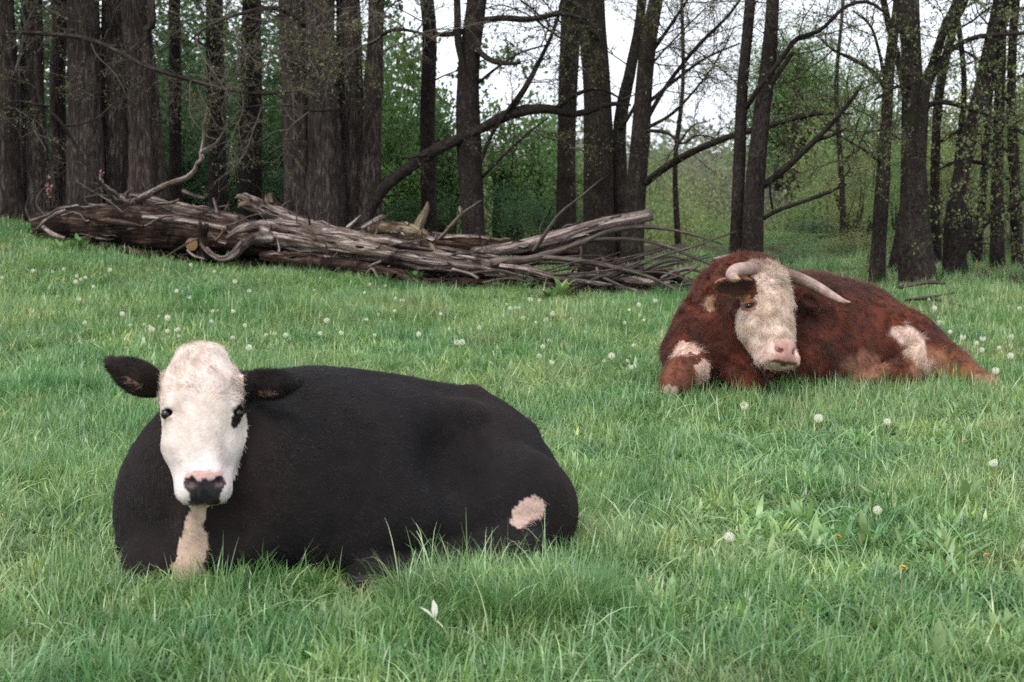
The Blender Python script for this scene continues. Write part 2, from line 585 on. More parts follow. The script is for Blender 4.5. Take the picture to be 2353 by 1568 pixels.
# ================================================================= black cow
B0 = np.array([-1.17, 4.98, 0.0]); _ax = np.array([0.970, 0.245, 0.0]); _ax /= np.linalg.norm(_ax)
COWB = Frame(B0, _ax, np.array([_ax[1], -_ax[0], 0]), np.array([0, 0, 1.0]))
COWH = head_frame(P(466, 806, 4.70), P(459, 1152, 4.52), math.radians(15), math.radians(2.0))
def ear_axes(base, tip, wide):
    a = tip - base; ln = np.linalg.norm(a); a = a / ln
    w = wide - a * np.dot(wide, a); w /= np.linalg.norm(w)
    return a, w, np.cross(a, w), (base + tip) / 2, ln / 2
E1 = ear_axes(P(374, 898, 4.77), P(250, 832, 4.72), np.array([.35, -.25, 1.0]))
E2 = ear_axes(P(546, 892, 4.78), P(688, 876, 4.70), np.array([0.15, -.45, 1.0]))

def cow_sdf(p):
    b = COWB.loc(p).astype(np.float32); q = COWH.loc(p).astype(np.float32)
    d = s_ell(b, (.14, 0, .31), (.34, .31, .34))
    d = s_u(d, s_ell(b, (.44, 0, .40), (.30, .28, .310)), .10)
    d = s_u(d, s_ell(b, (.66, .0, .30), (.46, .38, .375)), .10)
    d = s_u(d, s_ell(b, (.68, .15, .20), (.42, .28, .24)), .10)
    d = s_u(d, s_ell(b, (1.02, -.02, .295), (.28, .30, .300)), .08)
    d = s_u(d, s_ell(b, (1.15, -.04, .185), (.265, .29, .275)), .09)
    d = s_u(d, s_ell(b, (1.12, .22, .18), (.28, .16, .25)), .045)
    d = s_u(d, s_ell(b, (1.00, .15, .545), (.065, .045, .05)), .055)          # hook bone
    d = s_sub(d, s_ell(b, (.90, .36, .45), (.10, .16, .16)), .12)          # flank hollow
    d = s_u(d, s_cone(b, (.60, 0, .665), (1.06, 0, .590), .018, .016), .06)
    d = s_u(d, s_cone(b, (1.06, 0, .585), (1.28, -.04, .43), .016, .025), .06)
    d = s_sub(d, s_cone(b, (.92, .39, .34), (.86, .46, .06), .025, .03), .07)   # fold in front of the thigh  # spine
    d = s_u(d, s_ell(b, (.34, .25, .32), (.15, .11, .28)), .06)            # near shoulder
    d = s_sub(d, s_cone(b, (.50, .43, .10), (.56, .37, .58), .05, .045), .10)   # crease behind the shoulder
    d = s_u(d, s_cone(p, P(1195, 1268, 4.90), P(1000, 1318, 4.80), .10, .07), .05)  # hind cannon
    d = s_u(d, s_cone(p, P(1000, 1318, 4.80), P(838, 1328, 4.70), .065, .062), .04)
    d = s_u(d, s_cone(b, (.20, .24, .14), (-.14, .20, .08), .11, .085), .06)  # folded fore legs
    d = s_u(d, s_cone(b, (.15, -.22, .14), (-.17, -.16, .08), .12, .085), .06)
    d = s_u(d, s_ell(b, (-.10, .03, .20), (.15, .15, .20)), .10)           # brisket
    # neck
    w0, hb = COWB.wor([.30, 0, .45]), COWH.wor([0, .12, -.15])
    d = s_u(d, s_cone(p, w0, hb, .23, .115), .09)
    d = s_u(d, s_cone(p, COWB.wor([.02, .02, .34]), COWH.wor([0, .22, -.17]), .20, .09), .08)
    d = s_u(d, s_cone(p, P(432, 1335, 4.72), COWH.wor([0, .40, -.15]), .06, .045), .06)   # dewlap
    h = head_sdf(q, .975, .985)
    d = s_u(d, h, .035)
    for (a, w, t, c, ln), rw in ((E1, .066), (E2, .060)):
        A = np.array([a, w, t])
        e = s_ell(p, c - a * .012, (ln * .95, rw, .021), A)
        e = s_u(e, s_cone(p, c, c + a * (ln - .012), .036, .020), .03)
        e = s_sub(e, s_ell(p, c - t * .020 * np.sign(t[1]) * -1.0, (ln * .80, rw * .70, .020), A), .010)
        d = s_u(d, e, .022)
    return d

def cow_masks(p):
    q = COWH.loc(p); l, dd, n = q[:, 0], q[:, 1], q[:, 2]
    nz = 0.012 * vnoise(p, 30, 3) + 0.010 * vnoise(p, 11, 4)
    front = -0.150 + 0.09 * np.clip((dd - .28) / .12, 0, 1) * 0 - n
    white = (n + nz > -0.125 - 0.03 * sstep(.05, .2, dd)) & (dd > -0.09 + nz) & (dd < .56) & (np.abs(l) < .155 + nz * .5)
    ears = np.zeros(len(p), bool)
    for a, w, t, c, ln in (E1, E2):
        s = (p - c) @ a
        ears |= (s > -ln * 0.72) & (s < ln * 1.3) & (np.abs((p - c) @ w) < .075) & (np.abs((p - c) @ t) < .06)
    white &= ~((np.abs(l) > .138) & (dd < .20)) & ~(ears & (np.abs(l) > .135))
    white &= np.abs(l) < .150 - .28 * np.clip(dd - .27, 0, 1)
    chin = (n > -.13) & (dd > .36) & (dd < .58) & (np.abs(l) < .10)
    white |= chin
    return q, white, nz, ears

COW_STRIP = (P(455, 1150, 4.60), P(430, 1335, 4.66))
COW_SPOT = P(343, 1045, 4.95)
COW_HIND = (P(1228, 1162, 4.90), P(1160, 1232, 4.84))
def hind_patch(p):
    q = p.copy(); near = COWB.loc(p)[:, 1] > .12
    q[:, 1] = COW_HIND[0][1] + (q[:, 1] - COW_HIND[0][1]) * .12
    return np.where(near, s_cone(q.astype(np.float32), COW_HIND[0], COW_HIND[1], .040, .034), 1.0)
def cow_color(p):
    q, white, nz, ears = cow_masks(p)
    l, dd, n = q[:, 0], q[:, 1], q[:, 2]
    c = np.repeat(BLACK[None], len(p), 0) * (1 + 0.5 * np.clip(vnoise(p, 2.2, 9), 0, 1))[:, None]
    # brown cast on the shoulder top
    c = lerp(c, np.array([0.030, 0.018, 0.015]), np.clip(0.6 * vnoise(p, 3.0, 12) + 0.1, 0, 1))
    f = WHITE * (1 + 0.05 * vnoise(p, 9, 5))[:, None]
    f = lerp(f, np.array([.72, .63, .61]), sstep(.28, .42, dd))
    strand = vnoise(np.stack([l * 70 + 2.0 * np.sin(dd * 45), dd * 16 + 1.5 * np.sin(l * 40), n * 10], 1), 1.0, 6)
    f = lerp(f, np.array([.46, .31, .22]), 0.62 * np.clip(0.9 * strand + 0.2, 0, 1) * sstep(.28, .12, dd))
    c[white] = f[white]
    strip = s_cone(p.astype(np.float32), COW_STRIP[0], COW_STRIP[1], .050, .060) + nz
    c[strip < 0] = np.array([.55, .40, .31])
    c[np.linalg.norm((p - COW_SPOT) / np.array([.02, .12, .06]), axis=1) + nz * 20 < 1] = np.array([.5, .40, .35])
    hh = hind_patch(p) + nz * 1.2
    c[hh < 0] = np.array([.50, .35, .30])
    # eye patches, nose
    al = np.abs(l)
    ep = ((l - .116 + (dd - .21) * .35) / .019) ** 2 + ((dd - .216) / .040) ** 2 + ((n + .05) / .07) ** 2
    c[(ep < 1 + nz * 6) & (l > 0)] = np.array([.012, .010, .010])
    ep2 = ((l + .120) / .022) ** 2 + ((dd - .200) / .014) ** 2 + ((n + .05) / .05) ** 2
    c[(ep2 < 1)] = np.array([.03, .02, .02])
    tear = s_cone(q.astype(np.float32), (-.118, .212, -.04), (-.092, .245, -.015), .009, .005)
    c[tear < 0] = np.array([.42, .20, .13])
    rim = (al < .064 + .008 * np.sin(dd * 90)) & (dd > .408 + nz * .4) & (dd < .47) & (n > -.075)
    c[rim] = lerp(c[rim], np.array([.62, .33, .30]), np.full(rim.sum(), .75))
    pad = (al < .058 - .16 * np.clip(dd - .45, 0, 1) + nz * .4) & (dd > .436 - .004 * np.cos(al * 70) + nz * .3) & (dd < .53) & (n > -.085)
    pad |= (((al - .047) / .022) ** 2 + ((dd - .444) / .022) ** 2 < 1) & (n > -.06)
    c[pad] = np.array([.034, .029, .034]) * (1 + .5 * vnoise(p, 90, 2))[pad][:, None]
    nst = (((al - .043) / .013) ** 2 + ((dd - .451) / .009) ** 2 < 1) & (n > -.05)
    c[nst] = np.array([.10, .055, .055])
    
    inn = np.zeros(len(p), bool)
    for a, w, t, cc, ln in (E1, E2):
        s = (p - cc) @ a
        inn |= (np.abs(s) < ln * .3) & (np.abs((p - cc) @ w + .015) < .014) & (np.abs((p - cc) @ t) < .05) & (vnoise(p, 60, 8) > 0.1)
    c[inn] = np.array([.22, .13, .11])
    return c

def cow_len(p):
    q, white, nz, ears = cow_masks(p)
    l, dd, n = q[:, 0], q[:, 1], q[:, 2]
    L = np.full(len(p), .012)
    L[white] = .0065
    L = np.where(white & (dd < .17), .016, L)
    L = np.where(white & (dd < .07) & (np.abs(l) < .05), .022, L)
    L[ears] = .015
    L = np.where((np.abs(l) < .066) & (dd > .41) & (n > -.085), 0, L)
    for (cx, cy) in ((-.122, .202), (.122, .202)):
        L = np.where((((l - cx) / .03) ** 2 + ((dd - cy) / .022) ** 2 < 1) & (n > -.1), 0, L)
    L = np.where(hind_patch(p) < 0, .017, L)
    return L

def cow_flow(p):
    q = COWH.loc(p); l, dd, n = q[:, 0], q[:, 1], q[:, 2]
    f = np.repeat((COWB.M[0] * .7 + np.array([0, 0, -.7]))[None], len(p), 0)
    hd = (n > -.2) & (np.abs(l) < .2) & (dd > -.06) & (dd < .56)
    wh = np.stack([l, dd - .19, 0 * l], 1); wh = wh @ COWH.M
    wh = wh + COWH.M[0] * (0.10 * np.sin(dd * 40))[:, None] * .4
    tuft = (dd < .07) & (np.abs(l) < .05)
    wh[tuft] = (COWH.M[1] + COWH.M[0] * .5)[None] + .5 * vnoise(p, 25, 71)[tuft][:, None] * COWH.M[0]
    f[hd] = wh[hd]
    lift = np.full(len(p), .24)
    lift[hd] = .10
    for a, w, t, c, ln in (E1, E2):
        m = (np.abs((p - c) @ a) < ln * 1.2) & (np.abs((p - c) @ w) < .08) & (np.abs((p - c) @ t) < .06)
        f[m] = a; lift[m] = .4
    return f, lift

def build_animal(name, label, cat, sdf, lo, hi, h, base, color, lenf, flow, dens, seed, **kw):
    root = thing(name, base, label, cat)
    V, Q = surface_nets(sdf, lo, hi, h)
    N = vert_normals(sdf, V)
    V = V - N * sdf(V.astype(np.float32))[:, None] * 0.8
    bare = lenf(V) > .001
    me = mesh_from("body", V, Q, HIDE_MAT, colors=np.column_stack([color(V), bare]))
    obj("body", me, root)
    fur("coat", V, Q, N, root, FUR_MAT, dens, color, flow, lenf, seed, **kw)
    return root

cow = build_animal("black_cow", "black cow with a white face lying in the grass, looking at the camera", "cow", cow_sdf,
                   (-1.75, 4.25, -0.06), (0.55, 6.05, 1.0), 0.0085, (-.6, 5.2, 0), cow_color, cow_len, cow_flow,
                   lambda c: 30000 + 34000 * (np.linalg.norm(c - COWH.o, axis=1) < .62), 31, radius=0.00062, wave=.2)
def add_eye(parent, hf, l, d, n, r, sc, name="eye"):
    v, q = ball(hf.wor(np.array([l, d, n]) * sc), r)
    e = obj(name, mesh_from(name, v, q, EYE_MAT), parent)
    return e
add_eye(cow, COWH, .119, .203, -.060, .0175, 1.0)
add_eye(cow, COWH, -.119, .203, -.060, .0175, 1.0)

# ================================================================= red bull
RB0 = np.array([1.20, 8.72, 0.0]); _ax = np.array([0.885, 0.46, 0.0]); _ax /= np.linalg.norm(_ax)
BULB = Frame(RB0, _ax, np.array([_ax[1], -_ax[0], 0]), np.array([0, 0, 1.0]))
BSC = 1.17
BULH = head_frame(P(1776, 618, 8.44), P(1812, 838, 8.15), math.radians(31), 0)
BE1 = ear_axes(P(1738, 660, 8.36), P(1642, 656, 8.16), np.array([.1, -.2, 1.0]))
BE2 = ear_axes(P(1836, 672, 8.60), P(1880, 704, 8.62), np.array([0.7, -.2, 1.0]))

def bull_sdf(p):
    b = BULB.loc(p).astype(np.float32); q = BULH.loc(p).astype(np.float32)
    d = s_ell(b, (.13, .0, .31), (.32, .33, .33))
    d = s_u(d, s_ell(b, (.35, -.02, .50), (.27, .25, .335)), .12)            # hump and shoulder
    d = s_u(d, s_ell(b, (.80, -.02, .34), (.56, .42, .36)), .12)
    d = s_u(d, s_ell(b, (.80, .20, .20), (.45, .28, .24)), .12)
    d = s_u(d, s_ell(b, (1.20, -.03, .32), (.30, .34, .30)), .10)
    d = s_u(d, s_ell(b, (1.36, .06, .22), (.22, .28, .27)), .10)
    # near thigh and the hind leg stretched to the right
    A, K, Hk = P(2095, 795, 8.95), P(2190, 850, 8.72), P(2262, 888, 8.60)
    d = s_u(d, s_ell(b, (1.22, .28, .26), (.26, .17, .24)), .08)
    d = s_u(d, s_cone(p, A, K, .20, .115), .10)
    d = s_u(d, s_cone(p, K, Hk, .105, .072), .06)
    d = s_u(d, s_cone(p, Hk, Hk + np.array([.03, -.12, -.03]), .07, .06), .04)
    d = s_u(d, s_ell(p, P(2070, 865, 8.70), (.10, .10, .09)), .06)             # other hock tucked in front
    d = s_u(d, s_cone(p, P(2070, 865, 8.70), P(1965, 890, 8.72), .09, .07), .06)
    # fore legs: near one folded at the far left with the knee forward
    d = s_u(d, s_cone(p, BULB.wor([.02, -.26, .22]), P(1592, 842, 8.34), .15, .095), .07)
    d = s_u(d, s_ell(p, P(1588, 846, 8.32), (.085, .10, .095)), .04)
    d = s_u(d, s_cone(p, P(1562, 856, 8.24), P(1545, 884, 8.16), .088, .075), .020)
    d = s_u(d, s_cone(p, BULB.wor([.12, .26, .16]), P(1715, 880, 8.34), .15, .09), .08)
    # neck
    d = s_u(d, s_cone(p, BULB.wor([.26, .02, .52]), BULH.wor([0, .12, -.20]), .31, .16), .10)
    d = s_u(d, s_cone(p, BULB.wor([.02, .08, .32]), BULH.wor([-.02, .26, -.20]), .26, .11), .10)
    d = s_u(d, s_cone(p, P(1700, 868, 8.42), BULH.wor([-.01, .40, -.17]), .06, .06), .09)
    h = head_sdf(q, 1.22, BSC)
    h = s_u(h, s_ell(q, (0, .02, -.09), (.13, .07, .09)), .05)
    h = s_u(h, s_cone(q, (-.085 * BSC, .20 * BSC, -.17 * BSC), (-.06 * BSC, .36 * BSC, -.14 * BSC), .075, .05), .04)
    d = s_u(d, h, .035)
    for (a, w, t, c, ln), rw in ((BE1, .062), (BE2, .045)):
        A_ = np.array([a, w, t])
        e = s_ell(p, c, (ln + .012, rw, .026), A_)
        e = s_sub(e, s_ell(p, c + t * .024 * np.sign(t[1]) * -1.0 + a * .01, (ln * .85, rw * .74, .026), A_), .012)
        d = s_u(d, e, .022)
    d = d + 0.006 * np.sin(q[:, 0] * 0 + b[:, 0] * 9 + b[:, 2] * 6) * (q[:, 2] < -.2)
    return d

def bull_masks(p):
    q = BULH.loc(p) / BSC; l, dd, n = q[:, 0], q[:, 1], q[:, 2]
    nz = 0.014 * vnoise(p, 26, 3) + 0.012 * vnoise(p, 10, 4)
    white = (n + nz > -0.100 - .10 * sstep(.16, .3, dd)) & (dd > -0.06 + nz) & (dd < .58) & (np.abs(l) < .20)
    ears = np.zeros(len(p), bool)
    for a, w, t, c, ln in (BE1, BE2):
        s = (p - c) @ a
        ears |= (s > -ln * 0.9) & (s < ln * 1.3) & (np.abs((p - c) @ w) < .09) & (np.abs((p - c) @ t) < .06)
    white &= ~(ears & (np.abs(l) > .118))
    white |= (n > -.165 - nz) & (dd > .30) & (dd < .47) & (np.abs(l) < .14)
    white &= ~((dd > .49) & (n < -.10))
    return q, white, nz, ears

BULL_KNEE = (P(1556, 806, 8.40), P(1608, 868, 8.26))
BULL_THIGH = (P(2082, 762, 8.78), P(2122, 835, 8.70), P(2050, 775, 8.76))
BULL_SPOT = P(1640, 700, 8.45)
def bull_color(p):
    q, white, nz, ears = bull_masks(p)
    b = BULB.loc(p); pf = p.astype(np.float32)
    l, dd, n = q[:, 0], q[:, 1], q[:, 2]
    t = 0.40 + 0.6 * vnoise(p, 4.5, 21) + 0.5 * vnoise(p, 16, 22) + .35 * vnoise(p, 38, 23)
    c = lerp(RED[None], REDD[None], t)
    c = lerp(c, np.array([.185, .055, .024]), np.clip(sstep(.55, .85, p[:, 2]) * .45 * (.5 + .5 * vnoise(p, 20, 24)), 0, 1))
    low = sstep(1.05, 1.2, b[:, 0]) * sstep(.34, .12, p[:, 2]) * sstep(.1, .3, b[:, 1])
    c = lerp(c, np.array([.26, .105, .05]), low * .8)
    # bare light patches
    k = s_cone(pf, *BULL_KNEE, .100, .095) + nz * 1.5
    c[k < 0] = np.array([.60, .42, .34])
    tan = s_cone(pf, BULL_THIGH[1], P(2150, 900, 8.55), .11, .06) + nz * 2
    c = lerp(c, np.array([.33, .17, .10]), sstep(.05, -.05, tan) * .8)
    th = s_u(s_cone(pf, BULL_THIGH[0], BULL_THIGH[1], .060, .065), s_cone(pf, BULL_THIGH[0], BULL_THIGH[2], .045, .04), .05) + nz * 3
    c = lerp(c, np.array([.62, .46, .38]), sstep(.02, -.02, th))
    bel = s_ell(pf, P(1990, 842, 8.66), (.16, .2, .08)) + nz * 2
    c = lerp(c, np.array([.36, .17, .11]), sstep(.03, -.04, bel) * .75)
    sp = np.linalg.norm((p - BULL_SPOT) / np.array([.035, .14, .05]), axis=1) + nz * 34
    c = lerp(c, np.array([.42, .25, .15]), sstep(1.1, .7, sp))
    foot = s_cone(pf, P(1556, 862, 8.22), P(1545, 890, 8.12), .105, .10)
    c = lerp(c, np.array([.17, .06, .035]), sstep(.01, -.002, foot))
    c[np.linalg.norm((p - P(1536, 895, 8.08)), axis=1) < .03] = np.array([.55, .42, .33])
    hf = np.linalg.norm(p - P(2278, 892, 8.5), axis=1)
    c = lerp(c, np.array([.30, .16, .11]), sstep(.16, .06, hf))
    f = BWHITE * (1 + .10 * vnoise(p, 14, 5))[:, None]
    f = lerp(f, np.array([.36, .25, .16]), .75 * np.clip(0.9 * vnoise(p, 24, 6) + .25, 0, 1))
    f = lerp(f, np.array([.64, .47, .40]), sstep(.36, .45, dd))
    c[white] = f[white]
    al = np.abs(l)
    ep = ((al - .149) / .030) ** 2 + ((dd - .203) / .030) ** 2 + ((n + .05) / .06) ** 2
    c = lerp(c, np.array([.22, .085, .065]), sstep(1.25, .8, ep))
    pad = (al < .070) & (dd > .405) & (dd < .495) & (n > -.07)
    c[pad] = np.array([.50, .27, .23])
    mth = (np.abs(dd - .503 + al * .05) < .006) & (al < .10) & white
    c[mth] = np.array([.16, .07, .05])
    ns = (((al - .044) / .018) ** 2 + ((dd - .451) / .013) ** 2 < 1) & (n > -.05)
    c[ns] = np.array([.10, .04, .04])
    for a, w, t_, cc, ln in (BE1, BE2):
        s, ww = (p - cc) @ a, (p - cc) @ w
        e = (s > -ln * .7) & (s < ln * 1.25) & (np.abs(ww) < .085) & (np.abs((p - cc) @ t_) < .045) & ~white
        edge = (np.abs(ww) > .052 * np.sqrt(np.clip(1 - (s / (ln + .012)) ** 2, 0, 1)))
        c[e] = np.array([.055, .020, .014]); c[e & edge] = np.array([.30, .13, .06])
    return c

def bull_len(p):
    q, white, nz, ears = bull_masks(p)
    l, dd, n = q[:, 0], q[:, 1], q[:, 2]
    L = np.full(len(p), .030) * (1 + .5 * vnoise(p, 18, 33))
    L[white] = .019
    L = np.where(white & (dd < .06), .036, L)
    L[ears] = .016
    L = np.where((np.abs(l) < .085) & (dd > .395) & (n > -.085), 0, L)
    L = np.where((((np.abs(l) - .149) / .03) ** 2 + ((dd - .203) / .024) ** 2 < 1) & (n > -.1), 0, L)
    return L

def bull_flow(p):
    q = BULH.loc(p) / BSC; l, dd, n = q[:, 0], q[:, 1], q[:, 2]
    f = np.repeat((BULB.M[0] * .5 + np.array([0, 0, -.8]))[None], len(p), 0)
    f = f + np.stack([vnoise(p, 24, 40 + k) for k in range(3)], 1) * 1.3
    hd = (n > -.2) & (np.abs(l) < .2) & (dd > -.1) & (dd < .58)
    wh = np.stack([l * .6 + .12 * np.sin(dd * 55), dd - .02 + .05 * np.sin(l * 60), 0 * l], 1) @ BULH.M
    wh = wh + np.stack([vnoise(p, 28, 50 + k) for k in range(3)], 1) * .16
    f[hd] = wh[hd]
    lift = np.full(len(p), .36); lift[hd] = .42
    lift = np.where(hd & (dd < .06), .65, lift)
    return f, lift

bull = build_animal("red_bull", "horned red bull with a curly white face lying beside the dead branches", "bull", bull_sdf,
                    (.65, 7.7, -.06), (3.35, 10.1, 1.05), 0.0105, (1.9, 9.0, 0), bull_color, bull_len, bull_flow,
                    lambda c: 20000 + 16000 * (np.linalg.norm(c - BULH.o, axis=1) < .7), 57, radius=0.0010, wave=.26)
add_eye(bull, BULH, .122 * 1.22, .203, -.060, .020, BSC)
add_eye(bull, BULH, -.122 * 1.22, .203, -.060, .020, BSC)

def horn_mat():
    m, nt, b = new_mat("horn_keratin", 0.6, 0.3)
    uv = mapping(nt, (1, 1, 1))
    f = noise_tex(nt, 18, 5, 0.6, uv)
    at = node(nt, "ShaderNodeAttribute", attribute_name="tint")
    r = ramp(nt, [(0.3, (0.5, 0.44, 0.42)), (0.7, (1.15, 1.12, 1.1))], f)
    nt.links.new(mixc(nt, at.outputs["Color"], r.outputs[0], 1.0, 'MULTIPLY'), b.inputs["Base Color"])
    bump(nt, b, noise_tex(nt, 30, 4, 0.6, mapping(nt, (1, 4, 1))), 0.6, 0.02)
    return m
HORN = horn_mat()
def horn(rows, seed):
    V, Q, U = tube(pix_path(rows), 16, 36, lump=.04, seed=seed, lump_scale=20)
    t = np.clip(U[:, 1] / U[:, 1].max(), 0, 1)
    c = lerp(lerp(np.array([.20, .13, .11])[None], np.array([.44, .32, .28])[None], sstep(.05, .35, t)), np.array([.50, .34, .20])[None], sstep(.85, 1.0, t))
    obj("horn", mesh_from("horn", V, [tuple(q) if q[2] != q[3] else tuple(q[:3]) for q in Q.tolist()], HORN, uv=U, colors=c), bull)
horn([(1752, 628, 8.46, .040), (1722, 618, 8.38, .039), (1692, 621, 8.24, .038), (1681, 632, 8.12, .034), (1688, 640, 8.02, .024), (1699, 641, 7.95, .008)], 1)
horn([(1806, 632, 8.55, .040), (1842, 643, 8.60, .038), (1880, 661, 8.62, .033), (1912, 680, 8.58, .026), (1936, 692, 8.50, .017), (1953, 695, 8.42, .005)], 2)

def hoof(parent, at, fwd, r, tone):
    """cloven hoof: two claws side by side, one mesh"""
    f = np.asarray(fwd, float); f /= np.linalg.norm(f); s = np.cross(f, [0, 0, 1.0]); s /= np.linalg.norm(s); u = np.cross(s, f)
    V, Q, n = [], [], 0
    for e in (-1, 1):
        v, q = ball((0, 0, 0), r, 9, 12)
        v = v * np.array([1.25, .50, .62]); v[:, 2] = np.maximum(v[:, 2], -.42 * r); v[:, 0] *= 1 - .25 * (v[:, 2] > 0)
        w = np.asarray(at) + v[:, :1] * f + (v[:, 1:2] + e * .47 * r) * s + v[:, 2:] * u
        V.append(w); Q.append(q + n); n += len(w)
    V, Q = np.vstack(V), np.vstack(Q)
    obj("hoof", mesh_from("hoof", V, Q, HORN, uv=V[:, [0, 2]], colors=np.repeat(np.array([tone]), len(V), 0)), parent)
hoof(bull, P(1541, 900, 8.09), (-.2, -.6, -.6), .048, (.30, .22, .17))
hoof(bull, P(2274, 902, 8.49), (.35, -.85, -.2), .050, (.22, .14, .10))
hoof(cow, P(828, 1336, 4.66), (-.9, -.35, -.1), .052, (.014, .012, .012))
# ------------------------------------------------------------------ trees
def bark_mat(name, dark, light, stretch=1.0, moss=0.0):
    m, nt, b = new_mat(name, 0.92, 0.12)
    uv = mapping(nt, (22, 3.2 * stretch, 1))
    f = noise_tex(nt, 1.6, 7, 0.70, uv, 1.6)
    gp = node(nt, "ShaderNodeNewGeometry")
    g = noise_tex(nt, 2.2, 4, 0.6, gp.outputs["Position"])
    r = ramp(nt, [(0.36, tuple(0.45 * c for c in dark)), (0.50, dark), (0.64, light)], f)
    col = mixc(nt, r.outputs[0], (0.62, 0.60, 0.60), ramp(nt, [(0.40, (0, 0, 0)), (0.62, (1, 1, 1))], g).outputs[0], 'MULTIPLY')
    if moss:
        col = mixc(nt, col, (0.055, 0.065, 0.028), ramp(nt, [(0.52, (0, 0, 0)), (0.70, (moss, moss, moss))], noise_tex(nt, 5, 4, 0.6, gp.outputs["Position"])).outputs[0])
    nt.links.new(col, b.inputs["Base Color"])
    bump(nt, b, f, 1.0, 0.045)
    return m
BARK_CEDAR = bark_mat("bark_stringy", (0.058, 0.044, 0.039), (0.185, 0.150, 0.134), 0.75)
BARK_DARK = bark_mat("bark_dark", (0.036, 0.028, 0.025), (0.085, 0.068, 0.060), 2.6)
BARK_MID = bark_mat("bark_mossy", (0.044, 0.034, 0.030), (0.105, 0.086, 0.074), 2.4, 0.5)
TWIG, _nt, _b = new_mat("twig_bark", 0.9, 0.15); _b.inputs["Base Color"].default_value = (0.046, 0.035, 0.030, 1)

def leaf_mat(name, base, var=0.35, trans=0.35, rough=0.5):
    m, nt, b = new_mat(name, rough, 0.35)
    at = node(nt, "ShaderNodeAttribute", attribute_name="tint")
    col = mixc(nt, base, at.outputs["Color"], 1.0, 'MULTIPLY')
    nt.links.new(col, b.inputs["Base Color"])
    tr = node(nt, "ShaderNodeBsdfTranslucent")
    nt.links.new(mixc(nt, col, (1.15, 1.25, 0.7), 1.0, 'MULTIPLY'), tr.inputs[0])
    mx = node(nt, "ShaderNodeMixShader"); mx.inputs[0].default_value = trans
    nt.links.new(b.outputs[0], mx.inputs[1]); nt.links.new(tr.outputs[0], mx.inputs[2])
    nt.links.new(mx.outputs[0], nt.nodes["Material Output"].inputs[0])
    return m
TWIG_GREY, _nt, _b = new_mat("twig_grey_bark", 0.9, 0.15); _b.inputs["Base Color"].default_value = (0.115, 0.094, 0.082, 1)
LEAF_DEEP = leaf_mat("leaf_deep_green", (0.058, 0.118, 0.050))
LEAF_MID = leaf_mat("leaf_fresh_green", (0.150, 0.255, 0.100))
LEAF_YEL = leaf_mat("leaf_spring_olive", (0.190, 0.228, 0.098))
LEAF_HAZE = leaf_mat("leaf_far_haze_tint", (0.170, 0.188, 0.135))  # distance haze put into the leaf colour, no air volume
BUD = leaf_mat("leaf_bud", (0.190, 0.195, 0.085))
PINK = leaf_mat("fleck_pink", (0.50, 0.26, 0.26))

def quads_leaves(cen, size, r, flat=0.5, aspect=0.55):
    """one bent leaf of two quads per centre"""
    n = len(cen)
    a = r.normal(size=(n, 3)); a[:, 2] *= flat; a /= np.linalg.norm(a, axis=1)[:, None]
    b = r.normal(size=(n, 3)); b[:, 2] *= flat; b -= a * np.sum(a * b, 1)[:, None]; b /= np.linalg.norm(b, axis=1)[:, None]
    c = np.cross(a, b)
    s = (size * (0.6 + 0.8 * r.random(n)))[:, None]
    w = s * aspect
    V = np.stack([cen - a * s * .5, cen + b * w * .5 + c * w * .18, cen + a * s * .5, cen - b * w * .5 + c * w * .18], 1)
    V[:, 0] -= c * 0; V[:, 2] -= c * s * .12
    return V.reshape(-1, 3), np.arange(n * 4).reshape(n, 4)

def tube_simple(mb, pts, sides=4, rings=5, m=0, C=None):
    V, Q, U = tube(pts, sides, rings, cap=False)
    mb.add(V, Q, U, C, m)

def wander(p0, d, ln, r, steps=6, curl=0.25, up=0.0):
    pts = [np.array(p0, float)]; d = np.array(d, float); d /= np.linalg.norm(d)
    for k in range(steps):
        d = d + r.normal(0, curl, 3) + np.array([0, 0, up]); d /= np.linalg.norm(d)
        pts.append(pts[-1] + d * ln / steps)
    return np.array(pts)

def make_spray(seed, leafy=0.5, leafmat=1, length=1.3, lsize=.022, wood=None):
    """bare spring branch with side twigs and small opening leaves, along +X"""
    r = np.random.default_rng(seed); mb = MB(); leaves = []
    def br(p0, d, ln, rad, lev):
        st = 7 if lev == 0 else (5 if lev == 1 else 3)
        pts = wander(p0, d, ln, r, st, .16 + .05 * lev, .03)
        R = np.linspace(rad, rad * .3, len(pts))
        tube_simple(mb, np.column_stack([pts, R]), 4 if lev == 0 else 3, 2 * st if lev == 0 else st + 1, 0)
        if lev < 2:
            for k in range(11 if lev == 0 else 5):
                t = r.uniform(.15, .98); i = min(int(t * st), st - 1)
                p = pts[i] + (pts[i + 1] - pts[i]) * (t * st - i)
                ax = pts[i + 1] - pts[i]; ax /= np.linalg.norm(ax)
                s = r.normal(size=3); s -= ax * np.dot(s, ax); s /= np.linalg.norm(s)
                br(p, ax * .8 + s * .8, ln * r.uniform(.25, .5), rad * .5 * (1.15 - .5 * t), lev + 1)
        if lev >= 1:
            for p in pts[1:]:
                if r.random() < leafy:
                    leaves.extend(p + r.normal(0, .012, (3, 3)))
    br((0, 0, 0), (1, 0, .1), length, .011, 0)
    if leaves:
        V, Q = quads_leaves(np.array(leaves), lsize, r, 1.0, .6)
        mb.add(V, Q, C=np.repeat(.7 + .6 * r.random((len(V) // 4, 1)), 4, 0) * np.ones((1, 3)), m=1)
    return mb.mesh("twig_spray", [wood or TWIG, [BUD, LEAF_MID, LEAF_YEL][leafmat]])
SPRAYS = [make_spray(100 + k, .45, 0) for k in range(5)]
SPRAYS_GREY = [make_spray(120 + k, .30, 0, 1.4, wood=TWIG_GREY) for k in range(5)]
